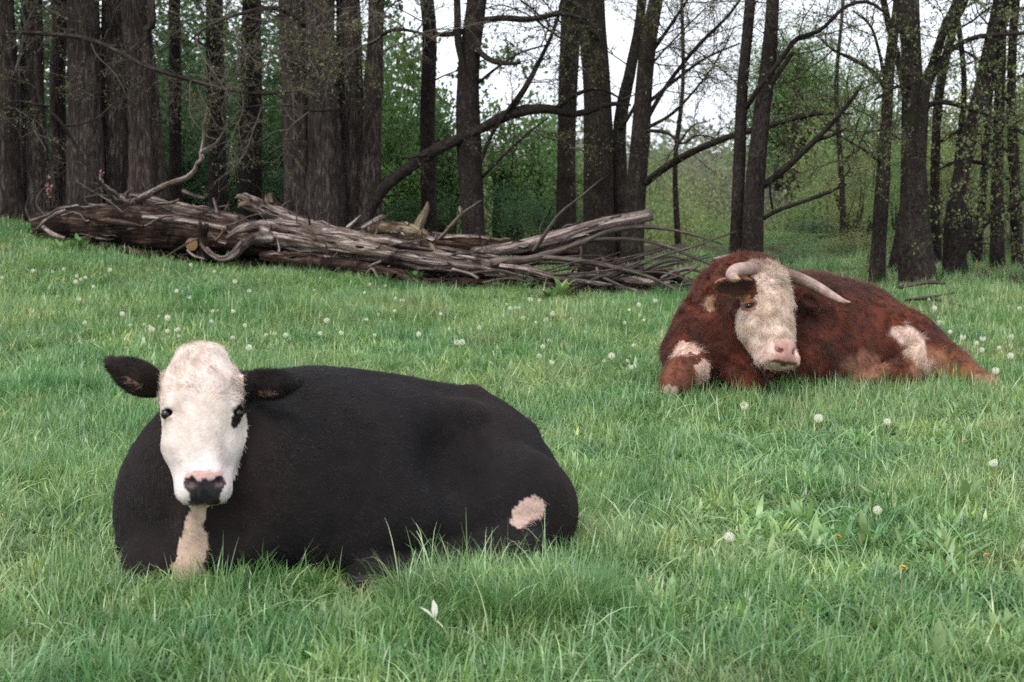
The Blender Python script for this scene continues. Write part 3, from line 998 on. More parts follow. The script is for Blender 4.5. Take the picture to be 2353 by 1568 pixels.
SPRAYS_BARE = [make_spray(140 + k, .12, 0) for k in range(3)]
SPRAYS_LEAFY = [make_spray(160 + k, .95, 1, 1.2, .05) for k in range(4)]
SPRAYS_YEL = [make_spray(180 + k, .5, 2, 1.4, .03) for k in range(3)]

def make_crown(seed, n_clump, per, rad, lsize, mats, clump=.28, flat=.6, limbs=6):
    """crown of leaf clumps round limbs, centred on the origin; rad = (rx, ry, rz)"""
    r = np.random.default_rng(seed); mb = MB(); rad = np.array(rad)
    u = r.normal(size=(n_clump, 3)); u /= np.linalg.norm(u, axis=1)[:, None]
    cc = u * (r.random((n_clump, 1)) ** .45) * rad * (0.85 + .3 * r.random((n_clump, 1)))
    for k in range(min(n_clump, limbs)):
        a = np.array([0, 0, -rad[2] * 1.0]); b = cc[k]; mid = (a + b) / 2 + r.normal(0, .12, 3) * rad
        tube_simple(mb, np.vstack([np.r_[a, .03 * rad[0] + .01], np.r_[mid, .02 * rad[0] + .006], np.r_[b, .006]]), 5, 8, 0)
    for c in cc:
        n = int(per * r.uniform(.5, 1.5))
        g = r.normal(size=(n, 3)) * clump * np.array([1.15, 1.15, .75])
        V, Q = quads_leaves(c + g, lsize, r, flat)
        sh = r.uniform(.75, 1.3); ye = r.uniform(-.12, .18)
        C = (sh * (.75 + .5 * r.random((n, 1)))) * np.array([[1 + ye, 1, 1 - ye]])
        mb.add(V, Q, C=np.repeat(C, 4, 0), m=1)
    return mb.mesh("crown", [TWIG] + mats)

def trunk_part(parent, rows, bark, sides=18, rings=40, ridge=.12, lump=.05, seed=0, flare=.35, ground=True, name="trunk", Y=None):
    pts = pix_path(rows)
    if ground:
        z0 = gz(pts[0, 0], pts[0, 1]) - .12
        pts = np.vstack([[pts[0, 0], pts[0, 1], z0, pts[0, 3]], pts[1:]]) if pts[0, 2] - z0 < .5 else np.vstack([[pts[0, 0], pts[0, 1], z0, pts[0, 3] * 1.05], pts])
    V, Q, U = tube(pts, sides, rings, lump=lump * 2.2, lump_scale=1.7, ridge=ridge, nridge=9, seed=seed, flare=flare, cap=True)
    return obj(name, mesh_from(name, V, [tuple(q) if q[2] != q[3] else tuple(q[:3]) for q in Q.tolist()], bark, uv=U), parent)

_spr_rng = np.random.default_rng(99)
def attach_sprays(parent, pts, n, lib, scale=(.7, 1.4), tmin=.2, toward=None):
    """twig sprays standing off a trunk or branch polyline in world space"""
    r = _spr_rng
    off = np.array(parent.location)
    S = spline(pts, 60)[:, :3]
    for k in range(n):
        i = int(r.uniform(tmin, .99) * 59)
        ax = S[min(i + 1, 59)] - S[i - 1]; ax /= np.linalg.norm(ax) + 1e-9
        s = r.normal(size=3); s -= ax * np.dot(s, ax)
        if toward is not None: s = s * .6 + np.array(toward)
        d = Vector(s / np.linalg.norm(s) + ax * .45)
        o = bpy.data.objects.new("twig_spray", lib[r.integers(len(lib))])
        COL.objects.link(o); o.parent = parent
        o.location = tuple(S[i] - off)
        q = d.to_track_quat('X', 'Z'); q = q @ Matrix.Rotation(r.uniform(0, 6.28), 3, 'X').to_quaternion()
        o.rotation_euler = q.to_euler(); sc = r.uniform(*scale); o.scale = (sc, sc, sc)

def add_branch(parent, rows, bark, seed=0, nspray=3, lib=None, name="branch", sides=8, rings=22, lump=.10, scale=(.4, .9)):
    pts = pix_path(rows)
    V, Q, U = tube(pts, sides, rings, lump=lump, seed=seed, lump_scale=9, cap=True)
    o = obj(name, mesh_from(name, V, [tuple(q) if q[2] != q[3] else tuple(q[:3]) for q in Q.tolist()], bark, uv=U), parent)
    if nspray and lib:
        attach_sprays(parent, pts, nspray, lib, scale, .25)
    return o

def px2m(r, Y): return r * Y / F_PX

def add_crown(parent, me, at, scale, rz=0.0):
    o = bpy.data.objects.new("crown", me); COL.objects.link(o); o.parent = parent
    o.location = tuple(np.asarray(at, float) - np.array(parent.location))
    o.rotation_euler = (0, 0, rz); o.scale = (scale,) * 3 if np.isscalar(scale) else scale
    return o

CROWN_TOP = [make_crown(300 + k, 46, 95, (2.0, 2.0, 1.1), .11, [LEAF_DEEP], .34) for k in range(2)]
CROWN_SPARSE = [make_crown(320 + k, 40, 40, (1.9, 1.9, 1.3), .06, [LEAF_YEL], .35) for k in range(2)]

def standing_tree(name, label, stems, Y, bark, seed, branches=(), crown=None, crown_z=6.2, nspray=8, lib=None, group="trees of the wood edge", ridge=.12, flare=.35, sides=18, top_spray=(.7, 1.5), tmin=.25, toward=None):
    bx, by = stems[0][0][0], Y
    b0 = P(bx, 500, Y)
    root = thing(name, (b0[0], Y, gz(b0[0], Y)), label, "tree", group)
    r = np.random.default_rng(seed)
    for k, st in enumerate(stems):
        rows = [(a, b, Y + (st_y if (st_y := (c[0] if c else 0)) else 0), px2m(rr, Y)) for a, b, rr, *c in st]
        rows = [rows[0]] + [(a + r.uniform(-5, 5), b, c, d * r.uniform(.93, 1.06)) for a, b, c, d in rows[1:]]
        # carry each stem on past the top of the frame
        (x1, y1, Y1, r1), (x2, y2, Y2, r2) = rows[-2], rows[-1]
        if y2 <= 60:
            sl = (x2 - x1) / max(y1 - y2, 1)
            rows += [(x2 + sl * 350 * .8 + r.uniform(-25, 25), y2 - 350, Y2 + r.uniform(-.2, .2), r2 * .85), (x2 + sl * 700 * .7 + r.uniform(-60, 60), y2 - 800, Y2 + r.uniform(-.4, .4), r2 * .45)]
        trunk_part(root, rows, bark, sides=sides, seed=seed + k * 7, flare=flare, ridge=ridge)
        if nspray and lib:
            if group == "trees of the open wood edge" and top_spray[0] > .6: nspray_k = int(nspray * 1.25)
            else: nspray_k = nspray
            attach_sprays(root, pix_path(rows), nspray_k, lib, top_spray, tmin, toward)
    for k, (rows, ns) in enumerate(branches):
        add_branch(root, [(a, b, Y + dy, px2m(rr, Y)) for a, b, dy, rr in rows], bark, seed + 31 * k, ns, lib)
    if crown is not None:
        t = P(stems[0][-1][0], -250, Y)
        add_crown(root, crown, (t[0] + r.uniform(-.4, .4), Y + r.uniform(-.5, .8), crown_z + r.uniform(-.3, .6)), r.uniform(.85, 1.2), r.uniform(0, 6))
    return root

CT = CROWN_TOP
def lf(k): return CROWN_TOP[k % 2]
LT = "trees of the dark cedar row"
standing_tree("cedar_tree", "dark cedar trunk at the far left edge of the wood", [[(8, 515, 36), (6, 250, 34), (2, 0, 32)]], 18.6, BARK_CEDAR, 1, crown=lf(0), lib=SPRAYS_GREY, nspray=16, group=LT, toward=(0, -.9, 0), tmin=.18, ridge=.22)
standing_tree("cedar_tree", "dark stringy cedar trunk next to the leftmost one", [[(86, 505, 30), (78, 250, 28), (70, 0, 27)]], 18.9, BARK_CEDAR, 2, crown=lf(1), lib=SPRAYS_GREY, nspray=16, group=LT, toward=(0, -.9, 0), tmin=.18, ridge=.22,
    branches=[([(28, 75, -1.2, 4), (110, 78, -1.4, 5), (220, 95, -1.6, 5), (330, 150, -1.7, 5), (430, 182, -1.8, 4.5), (520, 205, -1.9, 4), (600, 216, -1.9, 3.2), (690, 208, -1.9, 2.4), (760, 190, -1.9, 1.2)], 12)])
standing_tree("cedar_tree", "slim cedar trunk between the two darkest left trunks and the grey ones", [[(140, 500, 20), (136, 250, 19), (134, 0, 18)]], 19.6, BARK_CEDAR, 3, crown=lf(0), lib=SPRAYS_GREY, nspray=13, group=LT, toward=(0, -.9, 0), tmin=.18, ridge=.2)
standing_tree("cedar_tree", "broad grey cedar trunk with long straight bark strips", [[(196, 495, 42), (192, 250, 38), (188, 0, 36)]], 18.2, BARK_CEDAR, 4, crown=lf(1), lib=SPRAYS_GREY, nspray=16, group=LT, toward=(0, -.9, 0), tmin=.18, ridge=.24)
standing_tree("cedar_tree", "grey-brown cedar trunk left of the pale forked one", [[(258, 485, 36), (262, 250, 32), (264, 0, 30)]], 18.5, BARK_CEDAR, 5, crown=lf(0), lib=SPRAYS_GREY, nspray=16, group=LT, toward=(0, -.9, 0), tmin=.18, ridge=.22)
standing_tree("cedar_tree", "paler cedar trunk forking near the top of the picture", [[(336, 475, 42), (330, 250, 36), (312, 0, 28)], [(334, 120, 10, -.2), (345, 60, 9, -.3), (352, 0, 8, -.3)]], 18.0, BARK_CEDAR, 6, crown=lf(1), lib=SPRAYS_GREY, nspray=15, group=LT, toward=(0, -.9, 0), tmin=.18, ridge=.22)
standing_tree("dark_tree", "thin dark trunk beside the pale forked cedar", [[(402, 480, 15), (401, 250, 14), (398, 0, 13)]], 21, BARK_DARK, 7, crown=lf(0), lib=SPRAYS_GREY, nspray=9, group=LT, toward=(0, -.9, 0), tmin=.18)
standing_tree("dark_tree", "dark straight trunk behind the upright curled dead branch", [[(500, 490, 20), (499, 250, 19), (494, 0, 18)]], 20.3, BARK_DARK, 8, crown=lf(1), lib=SPRAYS_GREY, nspray=13, group=LT, toward=(0, -.9, 0), tmin=.18)
standing_tree("dark_tree", "dark trunk in the shade left of the many-stemmed cedar", [[(570, 490, 29), (572, 250, 26), (578, 0, 22)]], 21.5, BARK_DARK, 9, crown=lf(0), lib=SPRAYS_GREY, nspray=13, group=LT, toward=(0, -.9, 0), tmin=.18)
standing_tree("many_stemmed_cedar", "large many-stemmed grey cedar with stringy bark behind the logs",
    [[(752, 520, 46), (745, 400, 42), (738, 200, 40), (735, 0, 36)], [(684, 515, 36, .1), (680, 300, 33, .1), (672, 0, 30, .1)], [(812, 515, 34, .25), (806, 300, 30, .25), (803, 0, 26, .25)], [(852, 512, 27, .05), (856, 300, 22, .05), (866, 0, 16, .05)]],
    17.7, BARK_CEDAR, 10, crown=lf(1), lib=SPRAYS_GREY, nspray=13, group=LT, toward=(0, -.9, 0), tmin=.18, ridge=.26, flare=.25, sides=30,
    branches=[([(700, 60, -.5, 5), (640, 20, -1.0, 5), (560, 30, -1.3, 4), (480, 60, -1.5, 2.5), (420, 110, -1.6, 1.2)], 8),
              ([(850, 100, -.3, 5), (900, 70, -.8, 4), (960, 75, -1.1, 3), (1010, 100, -1.3, 1.5)], 7),
              ([(780, 250, -.6, 3), (720, 255, -.9, 2.5), (640, 240, -1.2, 2), (540, 250, -1.4, 1)], 6)])
RG = "trees of the open wood edge"
standing_tree("slender_tree", "slender dark trunk hung with green leaves left of the darkest trunk", [[(987, 530, 18), (986, 300, 17), (986, 100, 16), (984, 0, 15)]], 20, BARK_DARK, 11, crown=CROWN_SPARSE[0], crown_z=7, lib=SPRAYS_LEAFY, nspray=9, group=RG)
standing_tree("dark_tree", "dark rough trunk with a broken stub branch near the middle", [[(1088, 540, 28), (1078, 300, 27), (1080, 150, 26), (1097, 0, 24)], [(1070, 220, 7, -.1), (1058, 100, 8, -.15), (1054, 0, 8, -.15)]], 17, BARK_DARK, 12,
    lib=SPRAYS, nspray=5, group=RG, crown=CROWN_SPARSE[0], crown_z=7,
    branches=[([(1100, 48, 0, 8), (1160, 42, -.2, 7), (1215, 45, -.3, 7), (1290, 32, -.4, 5), (1350, 45, -.5, 3)], 5), ([(1065, 72, 0, 7), (1025, 80, -.1, 6), (1000, 78, -.1, 5)], 1),
              ([(1095, 115, -.1, 8), (1130, 140, -.3, 6.5), (1165, 146, -.4, 5), (1196, 145, -.5, 3.5)], 0), ([(1105, 410, 0, 4), (1160, 355, -.2, 3.5), (1215, 305, -.3, 3), (1262, 270, -.4, 1.5)], 2),
              ([(1095, 400, 0, 4.5), (1125, 320, -.1, 4), (1165, 255, -.2, 3), (1210, 190, -.2, 2.5), (1262, 90, -.3, 2)], 4), ([(1100, 190, 0, 4), (1150, 150, -.2, 3), (1200, 120, -.3, 2.5), (1270, 100, -.4, 1.5)], 4)])
standing_tree("leaning_tree", "long bent limb leaning out over the log pile towards the right", [[(838, 520, 14), (872, 440, 13), (935, 388, 12), (1005, 345, 12), (1090, 303, 11), (1170, 262, 12), (1255, 250, 10), (1330, 262, 8), (1400, 240, 6), (1450, 242, 3)]], 16.9, BARK_DARK, 13, lib=SPRAYS_BARE, nspray=5, group=RG, flare=.1, ridge=.06, sides=12, top_spray=(.4, .8),
    branches=[([(1165, 262, 0, 9), (1205, 205, -.1, 7), (1245, 130, -.1, 5), (1278, 55, -.1, 4), (1290, 0, -.1, 3)], 5), ([(1275, 250, 0, 6), (1330, 215, -.1, 5), (1380, 205, -.2, 3.5), (1440, 235, -.2, 2)], 3), ([(1010, 345, 0, 4), (960, 360, -.1, 3), (900, 365, -.2, 1.5)], 2)])
standing_tree("mossy_tree", "straight brown trunk between the middle trees", [[(1300, 505, 23), (1300, 250, 22), (1312, 0, 22)]], 19, BARK_MID, 14, lib=SPRAYS, nspray=8, group=RG, crown=CROWN_SPARSE[1], crown_z=7.2)
standing_tree("mossy_tree", "broad brown trunk with a slimmer stem rising beside it", [[(1378, 525, 33), (1372, 250, 30), (1358, 0, 30)], [(1428, 520, 18, .2), (1424, 300, 15, .2), (1448, 150, 12, .2), (1475, 0, 10, .2)]], 18, BARK_MID, 15, lib=SPRAYS, nspray=7, group=RG, crown=CROWN_SPARSE[0], crown_z=7,
    branches=[([(1390, 110, 0, 6), (1345, 60, -.3, 5), (1290, 28, -.5, 4), (1240, 45, -.6, 3)], 4), ([(1425, 300, 0, 5), (1460, 240, -.2, 4), (1490, 160, -.3, 3), (1560, 80, -.4, 2), (1620, 20, -.5, 1.5)], 6)])
standing_tree("mossy_tree", "dark trunk with long thin limbs fanning out to the right", [[(1455, 530, 24), (1472, 300, 22), (1490, 130, 19), (1506, 0, 17)]], 17.6, BARK_MID, 16, lib=SPRAYS, nspray=8, group=RG, crown=CROWN_SPARSE[1], crown_z=7,
    branches=[([(1470, 430, 0, 9), (1530, 385, -.3, 9), (1600, 345, -.6, 8), (1690, 310, -.9, 7), (1790, 283, -1.1, 5.5), (1880, 262, -1.3, 4), (1960, 262, -1.5, 2)], 7),
              ([(1478, 290, 0, 6), (1530, 200, -.2, 5), (1600, 110, -.4, 4.5), (1670, 40, -.5, 3.5), (1700, 0, -.6, 3)], 8), ([(1485, 240, 0, 5), (1545, 190, -.2, 4), (1620, 135, -.4, 3), (1700, 100, -.5, 2)], 8),
              ([(1475, 300, 0, 5), (1540, 265, -.3, 4), (1590, 215, -.4, 3), (1640, 150, -.5, 2), (1690, 60, -.6, 1.2)], 6), ([(1472, 300, 0, 4.5), (1530, 305, -.3, 4), (1568, 330, -.4, 3), (1600, 312, -.5, 2), (1650, 318, -.5, 1)], 4),
              ([(1498, 120, 0, 5), (1540, 60, -.2, 4), (1580, 0, -.3, 3)], 6)])
standing_tree("slender_tree", "slim dark trunk, left one of the close pair behind the bull", [[(1686, 620, 15), (1694, 400, 14), (1706, 200, 13), (1727, 0, 12)]], 14.9, BARK_DARK, 17, lib=SPRAYS, nspray=3, group=RG, crown=CROWN_SPARSE[0], crown_z=7, tmin=.45, flare=.15,
    branches=[([(1726, 20, 0, 4), (1735, 8, 0, 3), (1742, 2, 0, 1.5)], 0)])
standing_tree("dark_tree", "dark trunk with several side limbs, right one of the close pair behind the bull", [[(1728, 620, 24), (1733, 470, 23), (1748, 300, 20), (1762, 130, 17), (1774, 0, 15)]], 14.7, BARK_DARK, 18, lib=SPRAYS, nspray=4, group=RG, crown=CROWN_SPARSE[1], crown_z=7, tmin=.4, flare=.15,
    branches=[([(1735, 440, 0, 8), (1790, 400, -.1, 8), (1850, 345, -.2, 7), (1910, 285, -.3, 5.5), (1960, 225, -.4, 4), (1985, 185, -.4, 2.5)], 6), ([(1742, 510, 0, 5), (1785, 485, -.1, 5), (1850, 462, -.2, 4.5), (1905, 442, -.3, 4), (1945, 424, -.4, 2)], 1),
              ([(1715, 250, 0, 5), (1745, 200, -.2, 6), (1800, 130, -.3, 5.5), (1830, 90, -.4, 6), (1885, 70, -.5, 4.5), (1940, 18, -.6, 4), (1995, 5, -.6, 4), (2045, 40, -.6, 2)], 8), ([(1758, 215, 0, 6), (1785, 175, -.1, 5.5), (1822, 120, -.1, 5)], 1),
              ([(1870, 325, -.2, 4), (1915, 310, -.3, 4), (1945, 295, -.3, 2)], 2), ([(1745, 600, .2, 5), (1748, 500, .2, 5), (1755, 430, .2, 3)], 0), ([(1775, 480, -.1, 3), (1770, 430, -.2, 2.5), (1790, 370, -.2, 1.5)], 2)])
standing_tree("mossy_tree", "thin grey-brown trunk just left of the thick right-hand trunk", [[(2013, 668, 18), (2024, 500, 15), (2038, 300, 14), (2046, 150, 12), (2060, 0, 10)]], 15.6, BARK_MID, 19, lib=SPRAYS_YEL, nspray=6, group=RG, crown=CROWN_SPARSE[0], crown_z=6.8,
    branches=[([(2042, 215, 0, 6), (2005, 165, -.1, 5), (1965, 140, -.2, 4), (1915, 115, -.3, 3), (1880, 85, -.3, 1.5)], 8), ([(2036, 200, 0, 5), (2020, 120, -.2, 4), (2000, 60, -.2, 3), (1960, 25, -.3, 2)], 7), ([(2030, 380, 0, 4), (1985, 345, -.2, 3), (1940, 320, -.3, 2)], 5)])
standing_tree("mossy_tree", "thickest trunk of the right-hand group with ascending forks", [[(2112, 690, 40), (2106, 560, 34), (2103, 380, 30), (2096, 150, 25), (2090, 0, 23)], [(2120, 250, 14, -.1), (2150, 140, 11, -.1), (2180, 50, 9, -.1), (2195, 0, 8, -.1)]], 15, BARK_MID, 20, lib=SPRAYS_YEL, nspray=7, group=RG, crown=CROWN_SPARSE[1], crown_z=6.8, tmin=.35,
    branches=[([(2125, 210, 0, 8), (2170, 130, -.2, 7), (2230, 90, -.4, 6), (2300, 80, -.6, 5), (2380, 75, -.7, 4)], 8), ([(2110, 255, 0, 6), (2160, 235, -.2, 6), (2230, 250, -.3, 6), (2300, 275, -.4, 5), (2390, 330, -.5, 4)], 8), ([(2125, 190, 0, 6), (2165, 90, -.3, 5), (2210, 30, -.4, 4), (2230, -20, -.5, 3)], 7),
              ([(2115, 200, 0, 5), (2060, 200, -.2, 4), (2010, 230, -.3, 3)], 6)])
standing_tree("leaning_tree", "dark trunk leaning right behind the thickest right-hand trunk", [[(2196, 680, 24), (2190, 500, 20), (2222, 330, 18), (2260, 170, 15), (2296, 0, 13)]], 16.4, BARK_DARK, 21, lib=SPRAYS_YEL, nspray=8, group=RG, crown=CROWN_SPARSE[0], crown_z=6.8)
standing_tree("mossy_tree", "narrow trunk near the right edge of the picture", [[(2290, 690, 16), (2292, 450, 14), (2300, 250, 12), (2306, 0, 10)]], 16.8, BARK_DARK, 22, lib=SPRAYS_YEL, nspray=9, group=RG, crown=CROWN_SPARSE[1], crown_z=6.8)
standing_tree("leaning_tree", "low bent trunk curving to the right edge of the picture", [[(2160, 672, 15), (2200, 590, 14), (2260, 515, 13), (2320, 470, 12), (2400, 430, 10), (2480, 380, 6)]], 15.9, BARK_DARK, 23, lib=SPRAYS_YEL, nspray=10, group=RG, flare=.1, ridge=.05, sides=12, top_spray=(.5, 1.0))
standing_tree("slender_tree", "slim pole-like trunk leaning behind the right-hand group", [[(2240, 660, 10), (2262, 420, 9), (2275, 200, 8), (2320, 0, 7)]], 18.5, BARK_DARK, 24, lib=SPRAYS_YEL, nspray=9, group=RG, crown=CROWN_SPARSE[0], crown_z=7)
for k_, (st_, Y_, br_) in enumerate([
    ([[(2152, 668, 12), (2150, 420, 11), (2165, 200, 10), (2205, 0, 9)]], 18.2, [([(2155, 330, 0, 5), (2215, 300, -.2, 4), (2290, 330, -.4, 3), (2350, 380, -.5, 2)], 6)]),
    ([[(2338, 690, 14), (2334, 430, 12), (2322, 220, 10), (2335, 0, 9)]], 17.4, [([(2330, 420, 0, 6), (2270, 380, -.3, 5), (2200, 372, -.5, 4), (2140, 400, -.6, 2)], 7), ([(2326, 250, 0, 5), (2280, 170, -.2, 4), (2220, 120, -.3, 3), (2160, 110, -.4, 2)], 7)]),
    ([[(2048, 640, 13), (2072, 520, 12), (2086, 380, 10), (2075, 200, 8), (2030, 0, 7)]], 17.2, [([(2080, 330, 0, 4), (2030, 300, -.2, 3), (1980, 310, -.3, 2)], 5)]),
    ([[(1936, 640, 7), (1934, 420, 6), (1925, 200, 5), (1940, 0, 4)]], 21.5, [([(1934, 380, 0, 3), (1975, 330, -.2, 2.5), (2010, 260, -.3, 1.5)], 4)]),
    ([[(2262, 690, 9), (2230, 560, 9), (2205, 400, 8), (2212, 200, 7), (2190, 0, 6)]], 17.9, [([(2206, 400, 0, 4), (2240, 330, -.2, 3), (2300, 290, -.3, 2)], 6)]),
    ([[(1560, 560, 7), (1556, 380, 6), (1570, 200, 5), (1562, 0, 4)]], 24, [([(1560, 330, 0, 3), (1590, 290, -.2, 2), (1620, 280, -.3, 1.2)], 4)])]):
    standing_tree("slender_tree", ["slim pole just right of the thickest right-hand trunk", "dark stem at the right picture edge with long limbs to the left", "dark stem bent left just behind the thickest right-hand trunk", "very thin far stem left of the thin grey-brown trunk", "crooked slim stem left of the narrow trunk near the right edge", "very thin far stem right of the middle trunks"][k_],
        st_, Y_, BARK_DARK, 60 + k_, lib=SPRAYS, nspray=7, group=RG, branches=br_, flare=.15, sides=10)
# bare sapling in front of the cedars
sp = thing("bare_sapling", (P(262, 480, 16.9)[0], 16.9, gz(P(262, 480, 16.9)[0], 16.9)), "pale bare crooked sapling in front of the cedar trunks", "sapling")
add_branch(sp, [(285, 520, 16.9, .03), (262, 462, 16.9, .022), (205, 388, 16.8, .020), (168, 325, 16.8, .020), (135, 275, 16.7, .022), (96, 242, 16.7, .022), (86, 200, 16.7, .02), (82, 130, 16.7, .018)], BARK_MID, 5, 2, SPRAYS_BARE, "stem")
add_branch(sp, [(112, 245, 16.7, .016), (80, 240, 16.6, .014), (40, 232, 16.6, .01), (10, 240, 16.6, .006)], BARK_MID, 6, 3, SPRAYS_BARE)
add_branch(sp, [(150, 290, 16.8, .014), (190, 285, 16.7, .01), (240, 265, 16.6, .006)], BARK_MID, 7, 2, SPRAYS_BARE)

# ---- leafy trees and bushes behind the edge
CR_DEEP = [make_crown(400 + k, 60, 75, (1.5, 1.5, 1.7), .10, [LEAF_DEEP], .26) for k in range(2)]
CR_BIG = [make_crown(420 + k, 50, 60, (1.5, 1.5, 1.6), .17, [LEAF_MID], .30, .45) for k in range(2)]
CR_YEL = [make_crown(440 + k, 70, 60, (1.6, 1.6, 2.0), .09, [LEAF_YEL], .30) for k in range(3)]
CR_MID = [make_crown(460 + k, 70, 60, (1.6, 1.6, 2.0), .10, [LEAF_MID], .28) for k in range(2)]
CR_HAZE = [make_crown(480 + k, 70, 50, (1.7, 1.7, 2.0), .13, [LEAF_HAZE], .36) for k in range(2)]
_trunk_cache = {}
def back_tree(name, label, px, Y, top_py, half_px, lib, seed, group, squash=None):
    """a leafy tree whose crown tops out at a given height; trunk below it"""
    r = np.random.default_rng(seed)
    x = P(px, 500, Y)[0]; g = gz(x, Y); top = P(px, top_py, Y)[2]
    w = half_px * Y / F_PX
    hgt = max(top - g, .5)
    me = lib[seed % len(lib)]
    rt = thing(name, (x, Y, g), label, "tree" if "bush" not in name and "shrub" not in name else "bush", group)
    ch = min(hgt * .5, 2.6 if squash is None else squash)
    add_crown(rt, me, (x, Y, top - ch), (w / 1.55, w / 1.55, ch / 2.0), r.uniform(0, 6.28))
    hh = top - ch * 1.4 - g
    if hh > .05:
        V, Q, U = tube(np.array([[0, 0, -.15, .035 * hgt ** .5 + .03], [r.normal(0, .05), r.normal(0, .05), hh * .5, .03 * hgt ** .5 + .02], [r.normal(0, .1), 0, hh + ch * .4, .03]]), 8, 12, lump=.1, seed=seed)
        t = bpy.data.objects.new("trunk", mesh_from("trunk", V, [tuple(q) if q[2] != q[3] else tuple(q[:3]) for q in Q.tolist()], BARK_DARK, uv=U))
        COL.objects.link(t); t.parent = rt
    return rt
DG, BG, FG = "leafy trees in the shade behind the cedars", "spring trees in the hollow behind the wood edge", "hazy trees across the hollow"
def rank(rows):
    o = sorted(range(len(rows)), key=lambda i: rows[i][0]); return {i: ordinal(k) for k, i in enumerate(o)}
rr = np.random.default_rng(5)
ROWS = [(40, 23, 60, 190), (130, 25, 200, 170), (250, 24, 90, 180), (360, 26, 160, 180), (430, 22.5, 210, 110), (445, 25, 30, 190), (540, 23.5, 260, 130), (560, 27, 70, 200), (640, 24, 200, 130), (640, 28, -60, 230), (720, 26, 120, 180), (840, 24, 240, 150), (60, 28, -80, 260), (300, 29, -60, 260), (470, 30, -120, 280), (200, 27, -200, 260), (760, 29, -90, 240), (340, 23, 340, 110), (180, 22.5, 360, 110), (610, 22, 360, 90), (60, 22.5, 380, 110)]
for k, (px, Y, tp, hw) in enumerate(ROWS):
    back_tree("leafy_tree", rank(ROWS)[k] + " from the left of the deep green trees behind the cedar trunks", px, Y, tp, hw, CR_DEEP, k, DG)
ROWS = [(905, 21.5, 150, 85), (955, 22, 60, 80), (930, 21, 330, 90), (1000, 23, 170, 90), (1040, 22, 250, 80), (1150, 22.5, 210, 85), (1235, 23, 200, 90), (1285, 24, 225, 70), (900, 23, 20, 90)]
for k, (px, Y, tp, hw) in enumerate(ROWS):
    back_tree("broadleaf_tree", rank(ROWS)[k] + " from the left of the broad-leaved trees beyond the middle trunks", px, Y, tp, hw, CR_BIG, k, "broad-leaved trees behind the middle trunks")
ROWS = [(1205, 19.5, 440, 60), (1262, 20, 420, 70), (1180, 21, 395, 70), (1010, 20.5, 430, 70), (930, 20, 440, 60), (1320, 21, 450, 60)]
for k, (px, Y, tp, hw) in enumerate(ROWS):
    back_tree("dark_bush", rank(ROWS)[k] + " from the left of the dark bushes low between the middle trunks", px, Y, tp, hw, CR_DEEP, k + 3, "dark bushes between the middle trunks", .9)
ROWS = [(1120, 34, 330, 80), (1210, 38, 300, 90), (1330, 36, 320, 80), (1420, 34, 360, 80), (1500, 40, 330, 90), (1560, 33, 430, 80), (1610, 38, 330, 95), (1650, 32, 470, 80), (1720, 30, 500, 70), (1800, 27, 440, 80), (1870, 26, 400, 85), (1930, 25, 360, 90), (1990, 24, 420, 80), (1820, 22, 520, 80), (1900, 21, 540, 80), (1970, 20.5, 520, 70), (2060, 23, 330, 90), (2150, 22, 300, 95), (2240, 24, 180, 110), (2330, 22, 220, 110), (2400, 23, 140, 120), (1900, 30, 190, 100), (2000, 32, 120, 120), (1950, 22, 300, 80), (2060, 20, 540, 70), (2150, 19, 560, 70), (2250, 19, 540, 80), (2340, 19.5, 500, 80), (1960, 27, 240, 90), (2180, 27, 120, 120), (2300, 28, 60, 130), (2080, 30, 160, 110), (2400, 26, 40, 140)]
for k, (px, Y, tp, hw) in enumerate(ROWS):
    lib = CR_YEL if k % 3 != 1 else CR_MID
    back_tree("spring_tree", rank(ROWS)[k] + " from the left of the young spring trees in the hollow, " + ("olive" if lib is CR_YEL else "fresh green") + " leaves", px, Y, tp, hw, lib, k, BG)
ROWS = [(1560, 19.5, 560, 60), (1625, 18.8, 575, 60), (1690, 19.5, 545, 60), (1790, 18.6, 570, 65), (1850, 19.5, 545, 70), (1915, 18.4, 585, 60), (1975, 19.2, 560, 65), (2040, 18.6, 590, 60), (2130, 19.6, 560, 70), (2200, 18.8, 580, 60), (2262, 19.4, 550, 70), (2330, 18.6, 570, 70), (2385, 19.4, 540, 70), (1735, 21, 520, 70), (2080, 21.5, 520, 80), (1880, 22.5, 490, 80)]
for k, (px, Y, tp, hw) in enumerate(ROWS):
    back_tree("undergrowth_bush", rank(ROWS)[k] + " from the left of the low bushes under the right-hand trees", px, Y, tp, hw, CR_MID if k % 3 else CR_DEEP, k, "low bushes under the right-hand trees", .8)
# tall pale green tree seen against the sky behind the bull
tall = thing("tall_green_tree", (P(1815, 500, 33)[0], 33, gz(P(1815, 500, 33)[0], 33)), "tall loose green tree rising against the sky behind the pair of trunks", "tree")
for px, py, s in [(1835, 120, .8), (1785, 165, .75), (1865, 180, .85), (1800, 240, 1.0), (1875, 255, .9), (1760, 250, .7), (1840, 320, 1.1), (1905, 220, .7), (1785, 340, .9), (1820, 180, .8), (1840, 250, .9)]:
    add_crown(tall, CR_MID[0 if s > .58 else 1], P(px, py, 33 + s), (s * .8, s * .8, s * .55), px * .1)
V, Q, U = tube(np.array([[*P(1818, 700, 33), .16], [*P(1822, 400, 33), .13], [*P(1830, 200, 33), .07], [*P(1836, 110, 33), .03]]), 10, 20, lump=.1)
obj("trunk", mesh_from("trunk", V, [tuple(q) if q[2] != q[3] else tuple(q[:3]) for q in Q.tolist()], BARK_DARK, uv=U), tall)
